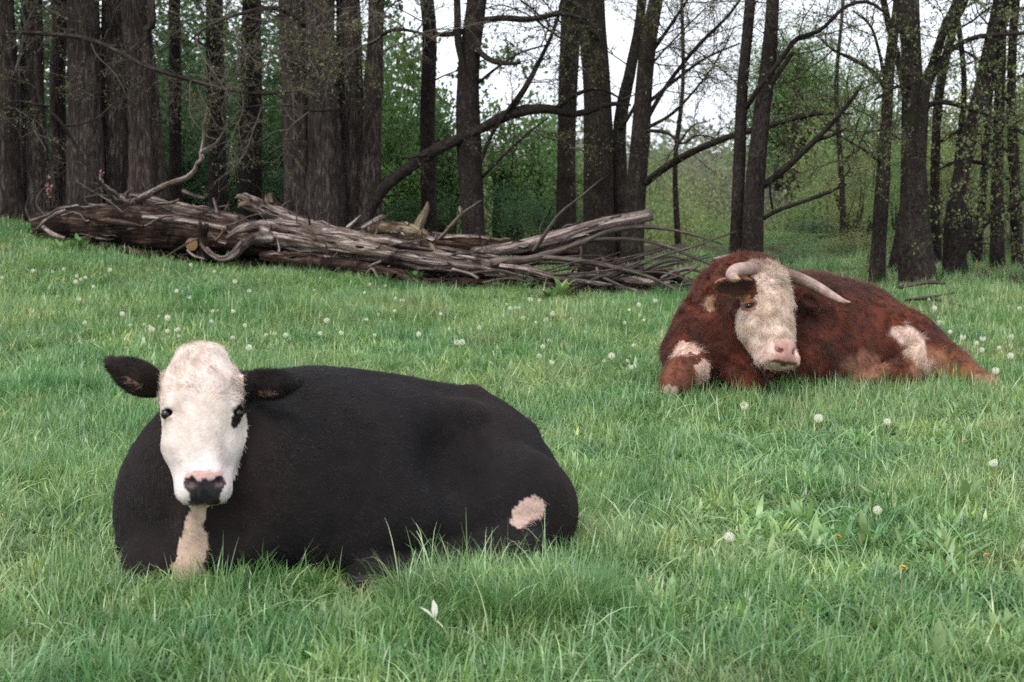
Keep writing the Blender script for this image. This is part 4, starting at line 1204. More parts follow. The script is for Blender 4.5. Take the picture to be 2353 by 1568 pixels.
# bank of trees across the hollow, haze put into their leaf colour
for k in range(26):
    px = 880 + k * 62 + rr.uniform(-20, 20); Y = rr.uniform(48, 66); tp = rr.choice([288, 300, 312, 335, 360]) + rr.uniform(-8, 8) - (60 if px > 1850 else 0) - (20 if 1000 < px < 1300 else 0)
    back_tree("hazy_tree", ordinal(k) + " from the left of the hazy trees across the hollow", px, Y, tp, rr.uniform(55, 105), CR_HAZE, k, FG, rr.uniform(2.4, 3.4))
mb = MB(); r_ = np.random.default_rng(77)
cx = r_.uniform(-60, 70, 900); cy = r_.uniform(70, 120, 900); czz = ground_z(cx, cy) + r_.uniform(.3, 5.5, 900)
n = 34
cen = np.repeat(np.stack([cx, cy, czz], 1), n, 0) + r_.normal(size=(900 * n, 3)) * np.array([.9, .9, .6])
V, Q = quads_leaves(cen, .5, r_, .6)
mb.add(V, Q, C=np.repeat(.75 + .5 * r_.random((len(V) // 4, 1)), 4, 0) * np.ones((1, 3)), m=0)
far = obj("far_wood", mb.mesh("far_wood", [LEAF_HAZE]))
tag(far, "distant wooded slope seen between the trunks", "wood", kind="stuff")
# small pink flecks round a thin stem, low between the left trunks
for k, (px, py, h) in enumerate([(112, 440, 46), (232, 410, 40)]):
    Y = 17.3; c = P(px, py, Y)
    t = thing("pink_flecks", (c[0], Y, gz(c[0], Y)), ["pink flecks between the two leftmost trunks", "pink flecks between the grey cedar trunks"][k], "shrub", "pink flecks between the cedar trunks")
    r_ = np.random.default_rng(k); n = 34
    cen = c + r_.normal(size=(n, 3)) * np.array([.014, .03, .10])
    V, Q = quads_leaves(cen, .036, r_, 1, .8)
    m2 = MB(); m2.add(V, Q); obj("fleck", m2.mesh("fleck", [PINK]), t)
    V, Q, U = tube(np.array([[c[0], Y, gz(c[0], Y) - .05, .012], [*c, .007], [c[0] + .02, Y, c[2] + .25, .003]]), 5, 8)
    m2 = MB(); m2.add(V, Q, U); obj("stem", m2.mesh("stem", [TWIG]), t)
# ------------------------------------------------------------------ dead timber along the wood edge
def wood_mat(name, dark, mid, pale, bias=0.0, bumpk=.9):
    m, nt, b = new_mat(name, 0.88, 0.15)
    uv = mapping(nt, (16, 1.1, 1))
    f = noise_tex(nt, 2.2, 7, 0.66, uv, .8)
    gp = node(nt, "ShaderNodeNewGeometry")
    g = noise_tex(nt, 3.2, 5, 0.62, gp.outputs["Position"], .5)
    r = ramp(nt, [(0.36, dark), (0.50, mid), (0.64, pale)], f)
    col = mixc(nt, r.outputs[0], dark, ramp(nt, [(0.42 + bias, (0, 0, 0)), (0.58 + bias, (1, 1, 1))], g).outputs[0])
    at = node(nt, "ShaderNodeAttribute", attribute_name="tint")
    nt.links.new(mixc(nt, col, at.outputs["Color"], 1.0, 'MULTIPLY'), b.inputs["Base Color"])
    bump(nt, b, f, bumpk, 0.06)
    return m
WOOD_GREY = wood_mat("weathered_wood", (0.030, 0.019, 0.015), (0.160, 0.116, 0.095), (0.56, 0.48, 0.44), .10, 1.0)
WOOD_BROWN = wood_mat("rotten_wood", (0.016, 0.009, 0.007), (0.052, 0.029, 0.020), (0.200, 0.135, 0.105), .0, 1.0)
WOOD_TAN = wood_mat("peeled_wood", (0.055, 0.036, 0.022), (0.17, 0.125, 0.075), (0.36, 0.29, 0.215), .06, 1.0)
WOOD_PINK = wood_mat("flaking_bark", (0.060, 0.042, 0.036), (0.160, 0.118, 0.102), (0.58, 0.48, 0.44), .08)
WOOD_TWIG = wood_mat("dead_twig", (0.045, 0.034, 0.028), (0.100, 0.078, 0.066), (0.21, 0.17, 0.15), .1)

def log_mesh(rows, mat, sides=14, rings=44, lump=.14, ridge=.10, seed=0, jag=0.0, name="log", flat=None, lump_scale=5.0):
    pts = np.array([[*P(a, b, YL(a) + dy), r * (YL(a) + dy) / F_PX] for a, b, dy, r in rows])
    V, Q, U = tube(pts, sides, rings, lump=lump, ridge=ridge, nridge=8, seed=seed, jag=jag, lump_scale=lump_scale)
    return mesh_from(name, V, [tuple(q) if q[2] != q[3] else tuple(q[:3]) for q in Q.tolist()], mat, uv=U, colors=np.ones((len(V), 3)))

_sp = np.random.default_rng(404)
def add_splinters(parent, rows, n):
    """lifted strips of bark and split wood lying along a log"""
    pts = np.array([[*P(a, b, YL(a) + dy), r * (YL(a) + dy) / F_PX] for a, b, dy, r in rows])
    S = spline(pts, 80); T, N, B = frames(S[:, :3])
    for k in range(n):
        i0 = int(_sp.uniform(.03, .85) * 79); m = int(_sp.uniform(3, 14)); i1 = min(i0 + m, 79)
        if i1 - i0 < 2: continue
        ang = _sp.uniform(-.9, 2.2)                     # towards the camera and up
        out = np.array([0, -math.cos(ang), math.sin(ang)])
        w = _sp.uniform(.007, .022); rows_ = []
        for j in np.linspace(i0, i1, 5).astype(int):
            o = out - T[j] * np.dot(out, T[j]); o /= np.linalg.norm(o)
            e = abs(j - (i0 + i1) / 2) / max((i1 - i0) / 2, 1)
            rows_.append([*(S[j, :3] + o * S[j, 3] * (1.0 + .10 * e * e * _sp.random()) + _sp.normal(0, .008, 3)), w * (1.1 - .75 * e)])
        V, Q, U = tube(np.array(rows_), 6, 12, lump=.25, lump_scale=12, seed=k)
        m_ = MB(); m_.add(V, Q, U, np.ones(3) * _sp.uniform(.55, 1.25))
        obj("splinter", m_.mesh("splinter", [[WOOD_GREY, WOOD_BROWN, WOOD_PINK][_sp.integers(3)]]), parent)
    for k in range(n // 3):                             # short snapped twigs standing off the log
        i = int(_sp.uniform(.05, .95) * 79); out = np.array([_sp.normal(0, .6), -abs(_sp.normal(.3, .4)), abs(_sp.normal(.8, .5))]); out /= np.linalg.norm(out)
        p = S[i, :3] + out * S[i, 3] * .85; ln = _sp.uniform(.05, .28)
        q = wander(p, out, ln, _sp, 4, .22)
        V, Q, U = tube(np.column_stack([q, np.linspace(.014, .005, 5) * _sp.uniform(.6, 1.3)]), 6, 9, jag=.02, seed=k)
        m_ = MB(); m_.add(V, Q, U, np.ones(3) * _sp.uniform(.6, 1.2)); obj("snag", m_.mesh("snag", [[WOOD_GREY, WOOD_TWIG][k % 2]]), parent)

def log_thing(name, label, rows, mat, seed, parts=(), group="dead timber heaped at the wood edge", cat="log", **kw):
    """a fallen log; parts = (part name, rows, material, kwargs)"""
    mid = rows[len(rows) // 2]
    c = P(mid[0], mid[1], YL(mid[0]) + mid[2])
    t = thing(name, (c[0], c[1], gz(c[0], c[1])), label, cat, group)
    obj("trunk", log_mesh(rows, mat, seed=seed, name="trunk", **kw), t)
    for k, (pn, pr, pm, pk) in enumerate(parts):
        d = dict(sides=10, rings=30, lump=.26, ridge=.14, seed=seed + 13 * k + 1, lump_scale=8.0); d.update(pk)
        obj(pn, log_mesh(pr, pm, name=pn, **d), t)
    if cat == "log" and len(rows) > 4:
        add_splinters(t, rows, 30 if name in ("rotten_log", "fallen_tree") else 14)
    return t

log_thing("rotten_log", "huge dark rotten log at the left end of the timber heap", [(90, 518, .1, 30), (150, 515, .1, 40), (240, 517, .1, 46), (340, 524, .1, 48), (470, 540, .1, 44), (610, 560, .1, 34), (680, 575, .1, 20)], WOOD_BROWN, 1, lump=.22, ridge=.16, rings=70, sides=22, jag=.12,
    parts=[("root", [(150, 484, -.2, 6), (118, 498, -.4, 5), (102, 509, -.5, 4.5), (86, 526, -.5, 3)], WOOD_GREY, {}), ("root", [(96, 520, -.4, 6), (120, 538, -.5, 6), (150, 548, -.6, 4)], WOOD_GREY, {}),
           ("root", [(180, 472, -.2, 3), (135, 480, -.4, 3.4), (112, 494, -.5, 3), (70, 508, -.5, 2)], WOOD_GREY, {}), ("root", [(110, 505, -.1, 4), (85, 470, -.2, 3), (95, 440, -.2, 2.5), (108, 430, -.2, 1.5)], WOOD_TWIG, {}), ("root", [(75, 515, 0, 3.5), (60, 480, 0, 3), (70, 450, 0, 2), (88, 438, 0, 1.5)], WOOD_TWIG, {}),
           ("slab", [(330, 500, -.30, 7), (420, 508, -.36, 9), (520, 528, -.36, 6)], WOOD_GREY, {}), ("slab", [(200, 500, -.28, 5), (270, 512, -.40, 7), (330, 520, -.42, 4)], WOOD_BROWN, {})])
log_thing("uprooted_log", "grey weathered log with a knotted root end and a tall curled branch", [(282, 466, .35, 15), (320, 464, .35, 18), (400, 480, .35, 17), (500, 500, .35, 17), (600, 524, .35, 15), (690, 545, .35, 10)], WOOD_GREY, 2, lump=.18, jag=.1,
    parts=[("root", [(305, 464, .3, 11), (275, 455, .2, 9), (245, 462, .1, 6)], WOOD_PINK, {"lump": .25}), ("root", [(300, 462, .3, 8), (290, 448, .2, 6), (300, 436, .2, 3)], WOOD_PINK, {"lump": .2}), ("root", [(275, 460, .2, 5), (262, 440, .1, 4), (235, 432, .1, 3), (215, 440, .1, 2)], WOOD_TWIG, {}), ("root", [(270, 458, .2, 4), (230, 448, 0, 3), (195, 455, 0, 2)], WOOD_TWIG, {}), ("root", [(262, 444, .1, 3), (240, 425, .1, 2.5), (205, 420, .1, 1.5)], WOOD_TWIG, {}),
           ("branch", [(315, 462, .2, 8), (345, 445, .1, 7.5), (385, 425, .0, 7), (425, 410, .0, 6.5), (447, 392, .0, 6), (453, 376, .0, 5.5), (464, 366, .0, 6), (462, 350, .0, 5), (478, 342, .0, 4.5), (496, 330, .0, 4), (510, 310, .0, 3.2), (523, 283, .0, 2)], WOOD_GREY, {"rings": 60, "lump": .2}),
           ("branch", [(463, 352, .0, 4.5), (468, 320, .0, 4), (470, 285, .0, 3.5), (476, 245, .0, 2)], WOOD_GREY, {}), ("branch", [(420, 440, .2, 5), (450, 452, .2, 5), (470, 456, .2, 4)], WOOD_TWIG, {}), ("branch", [(360, 468, .2, 5), (395, 466, .1, 4), (412, 458, .1, 2)], WOOD_GREY, {}), ("stub", [(500, 490, .2, 4), (495, 470, .2, 3.5), (490, 455, .2, 2)], WOOD_GREY, {})])
log_thing("splintered_log", "thick grey log with a shattered pale top end above the heap", [(556, 460, .25, 17), (590, 474, .25, 18), (640, 497, .25, 17), (720, 522, .25, 16), (800, 540, .25, 14), (900, 560, .25, 8)], WOOD_GREY, 3, lump=.2, ridge=.2, jag=0,
    parts=[("splinter", [(566, 462, .1, 9), (550, 452, 0, 7), (541, 456, 0, 3)], WOOD_TAN, {"lump": .3}), ("splinter", [(572, 470, .05, 8), (556, 470, -.05, 6), (548, 478, -.05, 3)], WOOD_TAN, {"lump": .3}), ("splinter", [(575, 458, .15, 7), (565, 448, .1, 5), (552, 449, .1, 2)], WOOD_GREY, {"lump": .3}),
           ("branch_stump", [(688, 512, .45, 14), (650, 492, .45, 15), (626, 470, .45, 14), (618, 460, .45, 13)], WOOD_BROWN, {"sides": 12, "jag": .1, "lump": .2}), ("splinter", [(622, 466, .35, 6), (620, 450, .35, 5), (626, 446, .35, 2)], WOOD_TAN, {}), ("splinter", [(614, 468, .35, 5), (611, 452, .35, 3), (612, 446, .35, 1.5)], WOOD_TAN, {}), ("branch", [(640, 485, .4, 3.5), (655, 470, .4, 3), (668, 462, .4, 2)], WOOD_TWIG, {})])
log_thing("fallen_tree", "long pale-grey fallen trunk running through the heap, forked roots at its left", [(556, 540, -.1, 22), (620, 538, -.1, 32), (720, 553, -.1, 36), (840, 570, -.1, 34), (980, 592, -.1, 30), (1120, 612, -.1, 25), (1250, 640, -.1, 19), (1330, 660, -.1, 12)], WOOD_GREY, 4, lump=.18, ridge=.34, rings=110, sides=24,
    parts=[("root", [(620, 528, -.3, 15), (575, 522, -.4, 12), (545, 530, -.5, 9), (520, 548, -.55, 4)], WOOD_GREY, {"lump": .2}), ("root", [(625, 545, -.3, 16), (585, 548, -.45, 14), (560, 562, -.55, 12), (540, 584, -.6, 10), (515, 596, -.65, 8), (490, 588, -.65, 6), (474, 570, -.65, 4)], WOOD_GREY, {"lump": .2}), ("root", [(500, 592, -.65, 5), (480, 582, -.7, 4), (460, 560, -.7, 3)], WOOD_GREY, {}),
           ("branch", [(1130, 604, -.2, 11), (1210, 597, -.25, 10), (1280, 578, -.25, 8), (1340, 556, -.3, 7), (1400, 532, -.3, 5.5), (1470, 522, -.3, 5), (1540, 528, -.3, 4), (1610, 545, -.3, 3), (1660, 562, -.3, 2)], WOOD_TWIG, {"rings": 50}),
           ("branch", [(1150, 612, -.3, 8), (1210, 620, -.35, 7), (1290, 640, -.4, 6), (1380, 652, -.4, 5), (1470, 670, -.4, 4), (1556, 692, -.45, 3)], WOOD_GREY, {"rings": 40}),
           ("branch", [(1250, 592, -.3, 6), (1330, 600, -.35, 6), (1410, 615, -.4, 5.5), (1480, 632, -.4, 5), (1530, 655, -.45, 4), (1580, 675, -.45, 3)], WOOD_TWIG, {"rings": 36}),
           ("branch", [(1330, 556, -.25, 5), (1400, 550, -.2, 4.5), (1470, 552, -.2, 4), (1530, 566, -.2, 4), (1590, 590, -.2, 3.5), (1640, 612, -.2, 2.5)], WOOD_TWIG, {"rings": 36}),
           ("branch", [(1400, 640, -.3, 3.5), (1450, 618, -.35, 3.5), (1510, 592, -.4, 3), (1590, 568, -.4, 3), (1692, 532, -.4, 1.6)], WOOD_TWIG, {"rings": 30}),
           ("branch", [(1440, 612, -.25, 4), (1490, 598, -.3, 3.5), (1540, 590, -.3, 3), (1580, 598, -.3, 2)], WOOD_TWIG, {}),
           ("branch", [(1330, 660, -.35, 4), (1370, 640, -.4, 3.5), (1410, 628, -.4, 3), (1440, 612, -.4, 2)], WOOD_TWIG, {}), ("stub", [(835, 620, -.3, 4), (860, 608, -.5, 3.5), (876, 600, -.5, 3)], WOOD_GREY, {}), ("branch", [(1080, 630, -.2, 4), (1140, 622, -.4, 3), (1190, 632, -.5, 2)], WOOD_TWIG, {})])
_rt = np.random.default_rng(21)
_tang = bpy.data.objects["fallen_tree"]
for _k in range(22):
    x0 = _rt.uniform(1180, 1480); y0 = 600 + (x0 - 1180) * .12 + _rt.uniform(-12, 30); dx = _rt.uniform(90, 260); sl = _rt.uniform(-.32, .30); b0 = _rt.uniform(-25, 18); dy = _rt.uniform(-.5, .4)
    _rows = [(x0, y0, dy, _rt.uniform(2.2, 4)), (x0 + dx * .35, y0 + dx * .35 * sl + b0, dy - .1, 2.6), (x0 + dx * .7, y0 + dx * .7 * sl + b0, dy - .1, 2.0), (min(x0 + dx, 1640), y0 + dx * sl, dy - .1, 1.1)]
    obj("branch", log_mesh(_rows, WOOD_TWIG, sides=6, rings=18, lump=.12, ridge=0, seed=_k, name="branch"), _tang)
log_thing("bark_log", "brown bark-covered log lying behind the pale trunk", [(760, 535, .55, 14), (860, 542, .55, 18), (980, 555, .55, 20), (1120, 566, .55, 18), (1260, 575, .55, 15), (1330, 580, .55, 9)], WOOD_BROWN, 5, lump=.2, ridge=.14, rings=60, sides=16,
    parts=[("stub", [(800, 525, .4, 7), (815, 512, .4, 6), (829, 495, .4, 2.5)], WOOD_GREY, {"lump": .2}), ("stub", [(835, 524, .35, 8), (862, 510, .3, 8), (882, 497, .3, 5)], WOOD_GREY, {"lump": .2, "jag": .08}), ("loose_bark", [(1010, 548, .3, 5), (1060, 545, .25, 6), (1110, 546, .25, 5), (1125, 550, .25, 2)], WOOD_GREY, {})])
log_thing("peeled_limb", "olive-tan peeled limb arching on top of the heap with an upright broken slab", [(850, 530, .15, 9), (885, 524, .1, 13), (930, 528, .05, 15), (965, 540, .0, 14), (985, 556, -.05, 11), (994, 575, -.1, 5)], WOOD_TAN, 6, lump=.25, ridge=.25,
    parts=[("slab", [(955, 535, .1, 12), (965, 512, .1, 12), (975, 492, .1, 10), (982, 476, .1, 7)], WOOD_TAN, {"lump": .3, "sides": 10, "jag": .1}), ("splinter", [(985, 548, -.1, 8), (1000, 552, -.15, 5), (1004, 536, -.15, 2)], WOOD_GREY, {}), ("splinter", [(990, 560, -.1, 7), (998, 575, -.15, 5), (1000, 590, -.15, 2.5)], WOOD_TAN, {})])
log_thing("sawn_log", "straight log rising to the right with flaking pink-grey bark and a sawn end", [(1085, 582, .2, 12), (1180, 570, .2, 15), (1270, 550, .2, 17), (1380, 518, .2, 16), (1496, 494, .2, 14)], WOOD_PINK, 7, lump=.07, ridge=.05, sides=18, rings=50)
log_thing("dead_stick", "pale stick with a knob leaning up in front of the dark trunk", [(1012, 548, -.1, 5), (1040, 515, -.1, 5), (1064, 490, -.1, 4), (1106, 461, -.1, 2)], WOOD_GREY, 8, cat="stick", sides=7, rings=20, parts=[("knob", [(1060, 492, -.12, 4), (1058, 482, -.14, 4.5), (1056, 474, -.14, 2)], WOOD_GREY, {})])
log_thing("dead_stick", "long thin stick slanting up above the sawn log", [(1226, 578, -.15, 5.5), (1258, 530, -.15, 5), (1290, 488, -.15, 4), (1335, 452, -.15, 3), (1384, 410, -.15, 1.2)], WOOD_TWIG, 9, cat="stick", sides=7, rings=24)
log_thing("half_buried_log", "reddish-brown half-buried log under the pale fallen trunk", [(600, 588, -.35, 10), (690, 598, -.35, 16), (790, 612, -.35, 18), (880, 628, -.35, 15), (960, 645, -.35, 7)], WOOD_BROWN, 10, lump=.2, ridge=.14,
    parts=[("branch", [(842, 632, -.5, 4), (856, 618, -.6, 4), (870, 640, -.6, 3), (890, 650, -.6, 2)], WOOD_GREY, {})])
log_thing("crumbling_log", "low crumbling dark log at the foot of the heap near its middle", [(860, 648, -.25, 10), (960, 652, -.25, 13), (1080, 655, -.25, 14), (1200, 664, -.25, 13), (1290, 672, -.25, 8)], WOOD_BROWN, 11, lump=.3, ridge=.1,
    parts=[("branch", [(1040, 620, -.4, 4), (1075, 628, -.5, 4), (1100, 640, -.55, 3)], WOOD_GREY, {}), ("branch", [(1110, 650, -.45, 4), (1170, 640, -.5, 3), (1215, 650, -.5, 2)], WOOD_TWIG, {}), ("branch", [(950, 640, -.5, 3.5), (965, 652, -.55, 3.5), (972, 668, -.55, 3)], WOOD_BROWN, {})])
for _nm, _xa, _xb in (("rotten_log", 150, 600), ("fallen_tree", 600, 1200)):
    for _k in range(13):
        x0 = _rt.uniform(_xa, _xb); yt = np.interp(x0, [100, 350, 620, 900, 1200], [490, 485, 505, 545, 585]) + _rt.uniform(0, 45); sg = _rt.choice([-1, 1]); L = _rt.uniform(35, 130); st = _rt.uniform(.12, .75); dy = _rt.uniform(-.45, .35); w = _rt.uniform(1.6, 4.2)
        _rows = [(x0, yt, dy, w), (x0 + sg * L * .3, yt - L * .3 * st + _rt.uniform(-6, 6), dy - .05, w * .85), (x0 + sg * L * .65, yt - L * .6 * st + _rt.uniform(-8, 8), dy - .1, w * .65), (x0 + sg * L, yt - L * st, dy - .1, w * .35)]
        obj("branch", log_mesh(_rows, [WOOD_GREY, WOOD_TWIG, WOOD_PINK][_k % 3], sides=7, rings=18, lump=.25, ridge=.1, seed=_k + 70, name="branch", lump_scale=12), bpy.data.objects[_nm])
log_thing("bark_log", "short brown log among the thin branches beside the bull", [(1330, 622, .15, 9), (1410, 618, .15, 12), (1490, 626, .15, 12), (1570, 640, .15, 9)], WOOD_BROWN, 12, lump=.22,
    parts=[("stub", [(1395, 608, .1, 6), (1388, 598, .05, 5), (1384, 592, .05, 3)], WOOD_GREY, {}), ("branch", [(1480, 620, 0, 4), (1530, 602, 0, 4), (1580, 596, 0, 3)], WOOD_TWIG, {})])
log_thing("grey_log", "thin grey log low among the branches left of the bull", [(1300, 640, .0, 6), (1380, 632, .0, 8), (1450, 644, .0, 8), (1540, 652, .0, 6)], WOOD_PINK, 13, lump=.15,
    parts=[("branch", [(1470, 660, -.2, 3), (1520, 645, -.3, 3), (1570, 632, -.3, 2.5), (1610, 610, -.3, 1.5)], WOOD_TWIG, {}), ("stub", [(1375, 628, -.1, 5), (1372, 618, -.1, 4), (1370, 610, -.1, 2)], WOOD_GREY, {})])
log_thing("knotted_branch", "pale knotted branch end beside the bull's shoulder", [(1520, 640, -.2, 4), (1560, 622, -.25, 6), (1590, 618, -.25, 6), (1610, 626, -.25, 3)], WOOD_GREY, 14, cat="branch", lump=.25)
log_thing("pale_log", "bleached log end just visible behind the bull's hump", [(1640, 598, .3, 6), (1690, 590, .3, 7), (1740, 592, .3, 7)], WOOD_GREY, 15, lump=.12)
log_thing("rotten_stump", "crumbling red-brown upright stump piece in front of the rotten log", [(470, 600, -.55, 15), (466, 570, -.55, 16), (462, 545, -.55, 14), (468, 520, -.55, 13)], WOOD_BROWN, 16, cat="stump", lump=.3, jag=.12)
c = P(440, 562, YL(440) - .75)
cut = thing("cut_log", (c[0], c[1], gz(c[0], c[1])), "short log showing its round yellow sawn end beside the stump piece", "log", "dead timber heaped at the wood edge")
V, Q, U = tube(np.array([[c[0] - .05, c[1] + .7, c[2] + .02, .066], [c[0], c[1] + .01, c[2], .068]]), 16, 12, lump=.08, seed=3, cap=False)
m2 = MB(); m2.add(V, Q, U); obj("bark", m2.mesh("bark", [WOOD_BROWN]), cut)
CUT, _nt, _b = new_mat("sawn_face", .8, .2)
_n = _nt.nodes.new("ShaderNodeTexWave"); _n.wave_type = 'RINGS'; _n.rings_direction = 'Y'; _n.inputs["Scale"].default_value = 30; _n.inputs["Distortion"].default_value = 2.5
_tc = _nt.nodes.new("ShaderNodeTexCoord"); _nt.links.new(_tc.outputs["Object"], _n.inputs[0])
_nt.links.new(ramp(_nt, [(0, (.15, .085, .035)), (1, (.24, .15, .065))], _n.outputs["Fac"]).outputs[0], _b.inputs["Base Color"])
th = np.linspace(0, 2 * np.pi, 17)[:-1]
V = np.vstack([[0, -.004, 0], np.stack([.068 * np.cos(th), 0 * th, .070 * np.sin(th)], 1)])
me = mesh_from("sawn_face", V, [(0, 1 + k, 1 + (k + 1) % 16) for k in range(16)], CUT, smooth=False)
obj("sawn_face", me, cut, False, c - np.array(cut.location))
log_thing("buried_log", "small dark log sunk in the grass before the rotten log", [(278, 575, -1.0, 6), (305, 580, -1.0, 8), (345, 590, -1.0, 6)], WOOD_BROWN, 17, lump=.2)
log_thing("bent_stick", "thin pale stick lying from the cut log down to the left", [(380, 592, -.9, 2.5), (430, 560, -.9, 2.5), (455, 548, -.9, 2)], WOOD_GREY, 18, cat="stick", sides=6, rings=14)
log_thing("bent_stick", "short crooked stick standing up beside the red-brown stump piece", [(520, 560, -.7, 3), (505, 555, -.7, 4), (490, 545, -.7, 4), (482, 538, -.7, 2)], WOOD_GREY, 19, cat="stick", sides=6, rings=14, parts=[("fork", [(498, 552, -.72, 3.5), (508, 540, -.75, 3), (515, 526, -.75, 2)], WOOD_TAN, {})])
log_thing("bent_stick", "curved pale stick half hidden in the grass under the stump piece", [(430, 575, -.9, 3), (445, 588, -.9, 3.5), (470, 596, -.9, 3)], WOOD_GREY, 20, cat="stick", sides=6, rings=14)
# sticks on the grass to the right of the bull
def ground_stick(name, label, rows, seed, lift=.05):
    pts = []
    for px, py, r in rows:
        g = G(px, py + 4); pts.append([g[0], g[1], g[2] + lift, r])
    g = pts[0]
    t = thing(name, (g[0], g[1], gz(g[0], g[1])), label, "stick", "sticks in the grass right of the bull")
    V, Q, U = tube(np.array(pts), 7, 20, lump=.15, seed=seed, lump_scale=9)
    m = MB(); m.add(V, Q, U); obj("stem", m.mesh("stem", [WOOD_TWIG]), t)
    return t
ground_stick("fallen_stick", "grey bent stick lying in the grass behind the bull's back", [(2066, 690, .02), (2105, 682, .022), (2135, 678, .02), (2170, 680, .014)], 3, .14)
t_ = ground_stick("fallen_stick", "thin forked twig on the grass above the bull's hind leg", [(2080, 716, .014), (2130, 714, .015), (2180, 722, .014), (2236, 738, .008)], 4, .12)
ground_stick("fallen_stick", "short twig lying across the forked twig", [(2090, 722, .012), (2140, 716, .012), (2190, 706, .008)], 5, .15)
ground_stick("fallen_stick", "bleached stick at the foot of the thin right-hand trunk", [(1990, 664, .018), (2030, 662, .02), (2056, 663, .016)], 6, .06)
# ------------------------------------------------------------------ meadow grass (one mass)
def grass_mat():
    m, nt, b = new_mat("grass_blade", 0.33, 0.75)
    at = node(nt, "ShaderNodeAttribute", attribute_name="tint")
    oi = node(nt, "ShaderNodeObjectInfo")
    gp = node(nt, "ShaderNodeNewGeometry")
    big = noise_tex(nt, 0.55, 3, 0.55, gp.outputs["Position"])
    mid = noise_tex(nt, 2.6, 3, 0.55, gp.outputs["Position"])
    c1 = ramp(nt, [(0.30, (0.106, 0.264, 0.104)), (0.50, (0.190, 0.334, 0.140)), (0.70, (0.295, 0.396, 0.192))], big)
    c2 = ramp(nt, [(0.35, (0.72, 0.80, 0.78)), (0.65, (1.2, 1.12, 1.05))], mid)
    col = mixc(nt, c1.outputs[0], c2.outputs[0], 1.0, 'MULTIPLY')
    c3 = ramp(nt, [(0.0, (0.72, 0.84, 0.80)), (0.6, (1.05, 1.02, 1.0)), (1.0, (1.35, 1.15, 1.1))], oi.outputs["Random"])
    col = mixc(nt, col, c3.outputs[0], 1.0, 'MULTIPLY')
    straw = ramp(nt, [(0.54, (0, 0, 0)), (0.70, (.42, .42, .42))], noise_tex(nt, 1.5, 5, 0.62, gp.outputs["Position"]))
    col = mixc(nt, col, (0.34, 0.31, 0.17), straw.outputs[0])
    col = mixc(nt, col, at.outputs["Color"], 1.0, 'MULTIPLY')
    nt.links.new(col, b.inputs["Base Color"])
    tr = node(nt, "ShaderNodeBsdfTranslucent"); nt.links.new(mixc(nt, col, (1.1, 1.2, .8), 1.0, 'MULTIPLY'), tr.inputs[0])
    mx = node(nt, "ShaderNodeMixShader"); mx.inputs[0].default_value = .38
    nt.links.new(b.outputs[0], mx.inputs[1]); nt.links.new(tr.outputs[0], mx.inputs[2])
    nt.links.new(mx.outputs[0], nt.nodes["Material Output"].inputs[0])
    return m
GRASS = grass_mat()

def blades(mb, root, az, lean, h, w, droop, seg=4, C=(1, 1, 1)):
    """one blade: bends over towards az"""
    d = np.array([math.cos(az), math.sin(az), 0]); s = np.array([-d[1], d[0], 0])
    t = np.linspace(0, 1, seg + 1)
    th = lean + droop * t ** 1.5
    dp = np.stack([np.sin(th), np.cos(th)], 1) * (h / seg)
    cum = np.vstack([[0, 0], np.cumsum(dp[1:], 0)])
    mid = np.asarray(root) + cum[:, :1] * d + cum[:, 1:] * np.array([0, 0, 1.0])
    ww = w * np.array([.75, 1.0, .9, .6, .06])[: seg + 1] if seg == 4 else w * np.linspace(1, .08, seg + 1)
    nrm = np.stack([-np.cos(th), np.sin(th)], 1)
    up = nrm[:, :1] * d + nrm[:, 1:] * np.array([0, 0, 1.0])
    L = mid + s * ww[:, None] * .5 + up * ww[:, None] * .12; Rr = mid - s * ww[:, None] * .5 + up * ww[:, None] * .12
    V = np.empty((2 * (seg + 1), 3)); V[0::2] = L; V[1::2] = Rr
    k = np.arange(seg) * 2
    mb.add(V, np.stack([k, k + 1, k + 3, k + 2], 1), C=np.asarray(C, float))

tuft_col = bpy.data.collections.new("grass_tufts")
def tuft_obj(i, mb):
    o = bpy.data.objects.new("grass_tuft_%02d" % i, mb.mesh("grass_tuft_%02d" % i, [GRASS])); tuft_col.objects.link(o)
r_ = np.random.default_rng(11)
NT = 16
for i in range(NT):                                   # ordinary tufts
    mb = MB(); wind = r_.uniform(0, 6.28)
    for k in range(25):
        a, q = r_.uniform(0, 6.28), .085 * math.sqrt(r_.random())
        az = wind + r_.normal(0, 1.6)
        g = r_.uniform(.7, 1.25); y = r_.uniform(-.08, .14)
        dry = r_.random() < .07
        C = (np.array([2.0, 1.4, 1.5]) if dry else np.array([1 + y, 1, 1 - y])) * g
        blades(mb, (q * math.cos(a), q * math.sin(a), -.01), az, r_.uniform(.0, .45), r_.uniform(.05, .145), r_.uniform(.0036, .0086), r_.uniform(.3, 2.3), C=C)
    tuft_obj(i, mb)
for i in range(NT, NT + 6):                           # long arching blades, sky reflection put into their pale bluish tint
    mb = MB()
    for k in range(4):
        a, q = r_.uniform(0, 6.28), .05 * r_.random()
        g = r_.uniform(1.1, 1.7)
        blades(mb, (q * math.cos(a), q * math.sin(a), -.01), r_.uniform(0, 6.28), r_.uniform(.05, .7), r_.uniform(.14, .28), r_.uniform(.005, .0095), r_.uniform(.5, 2.2), 6, C=np.array([1.3, 1.08, 1.35]) * g)
    tuft_obj(i, mb)
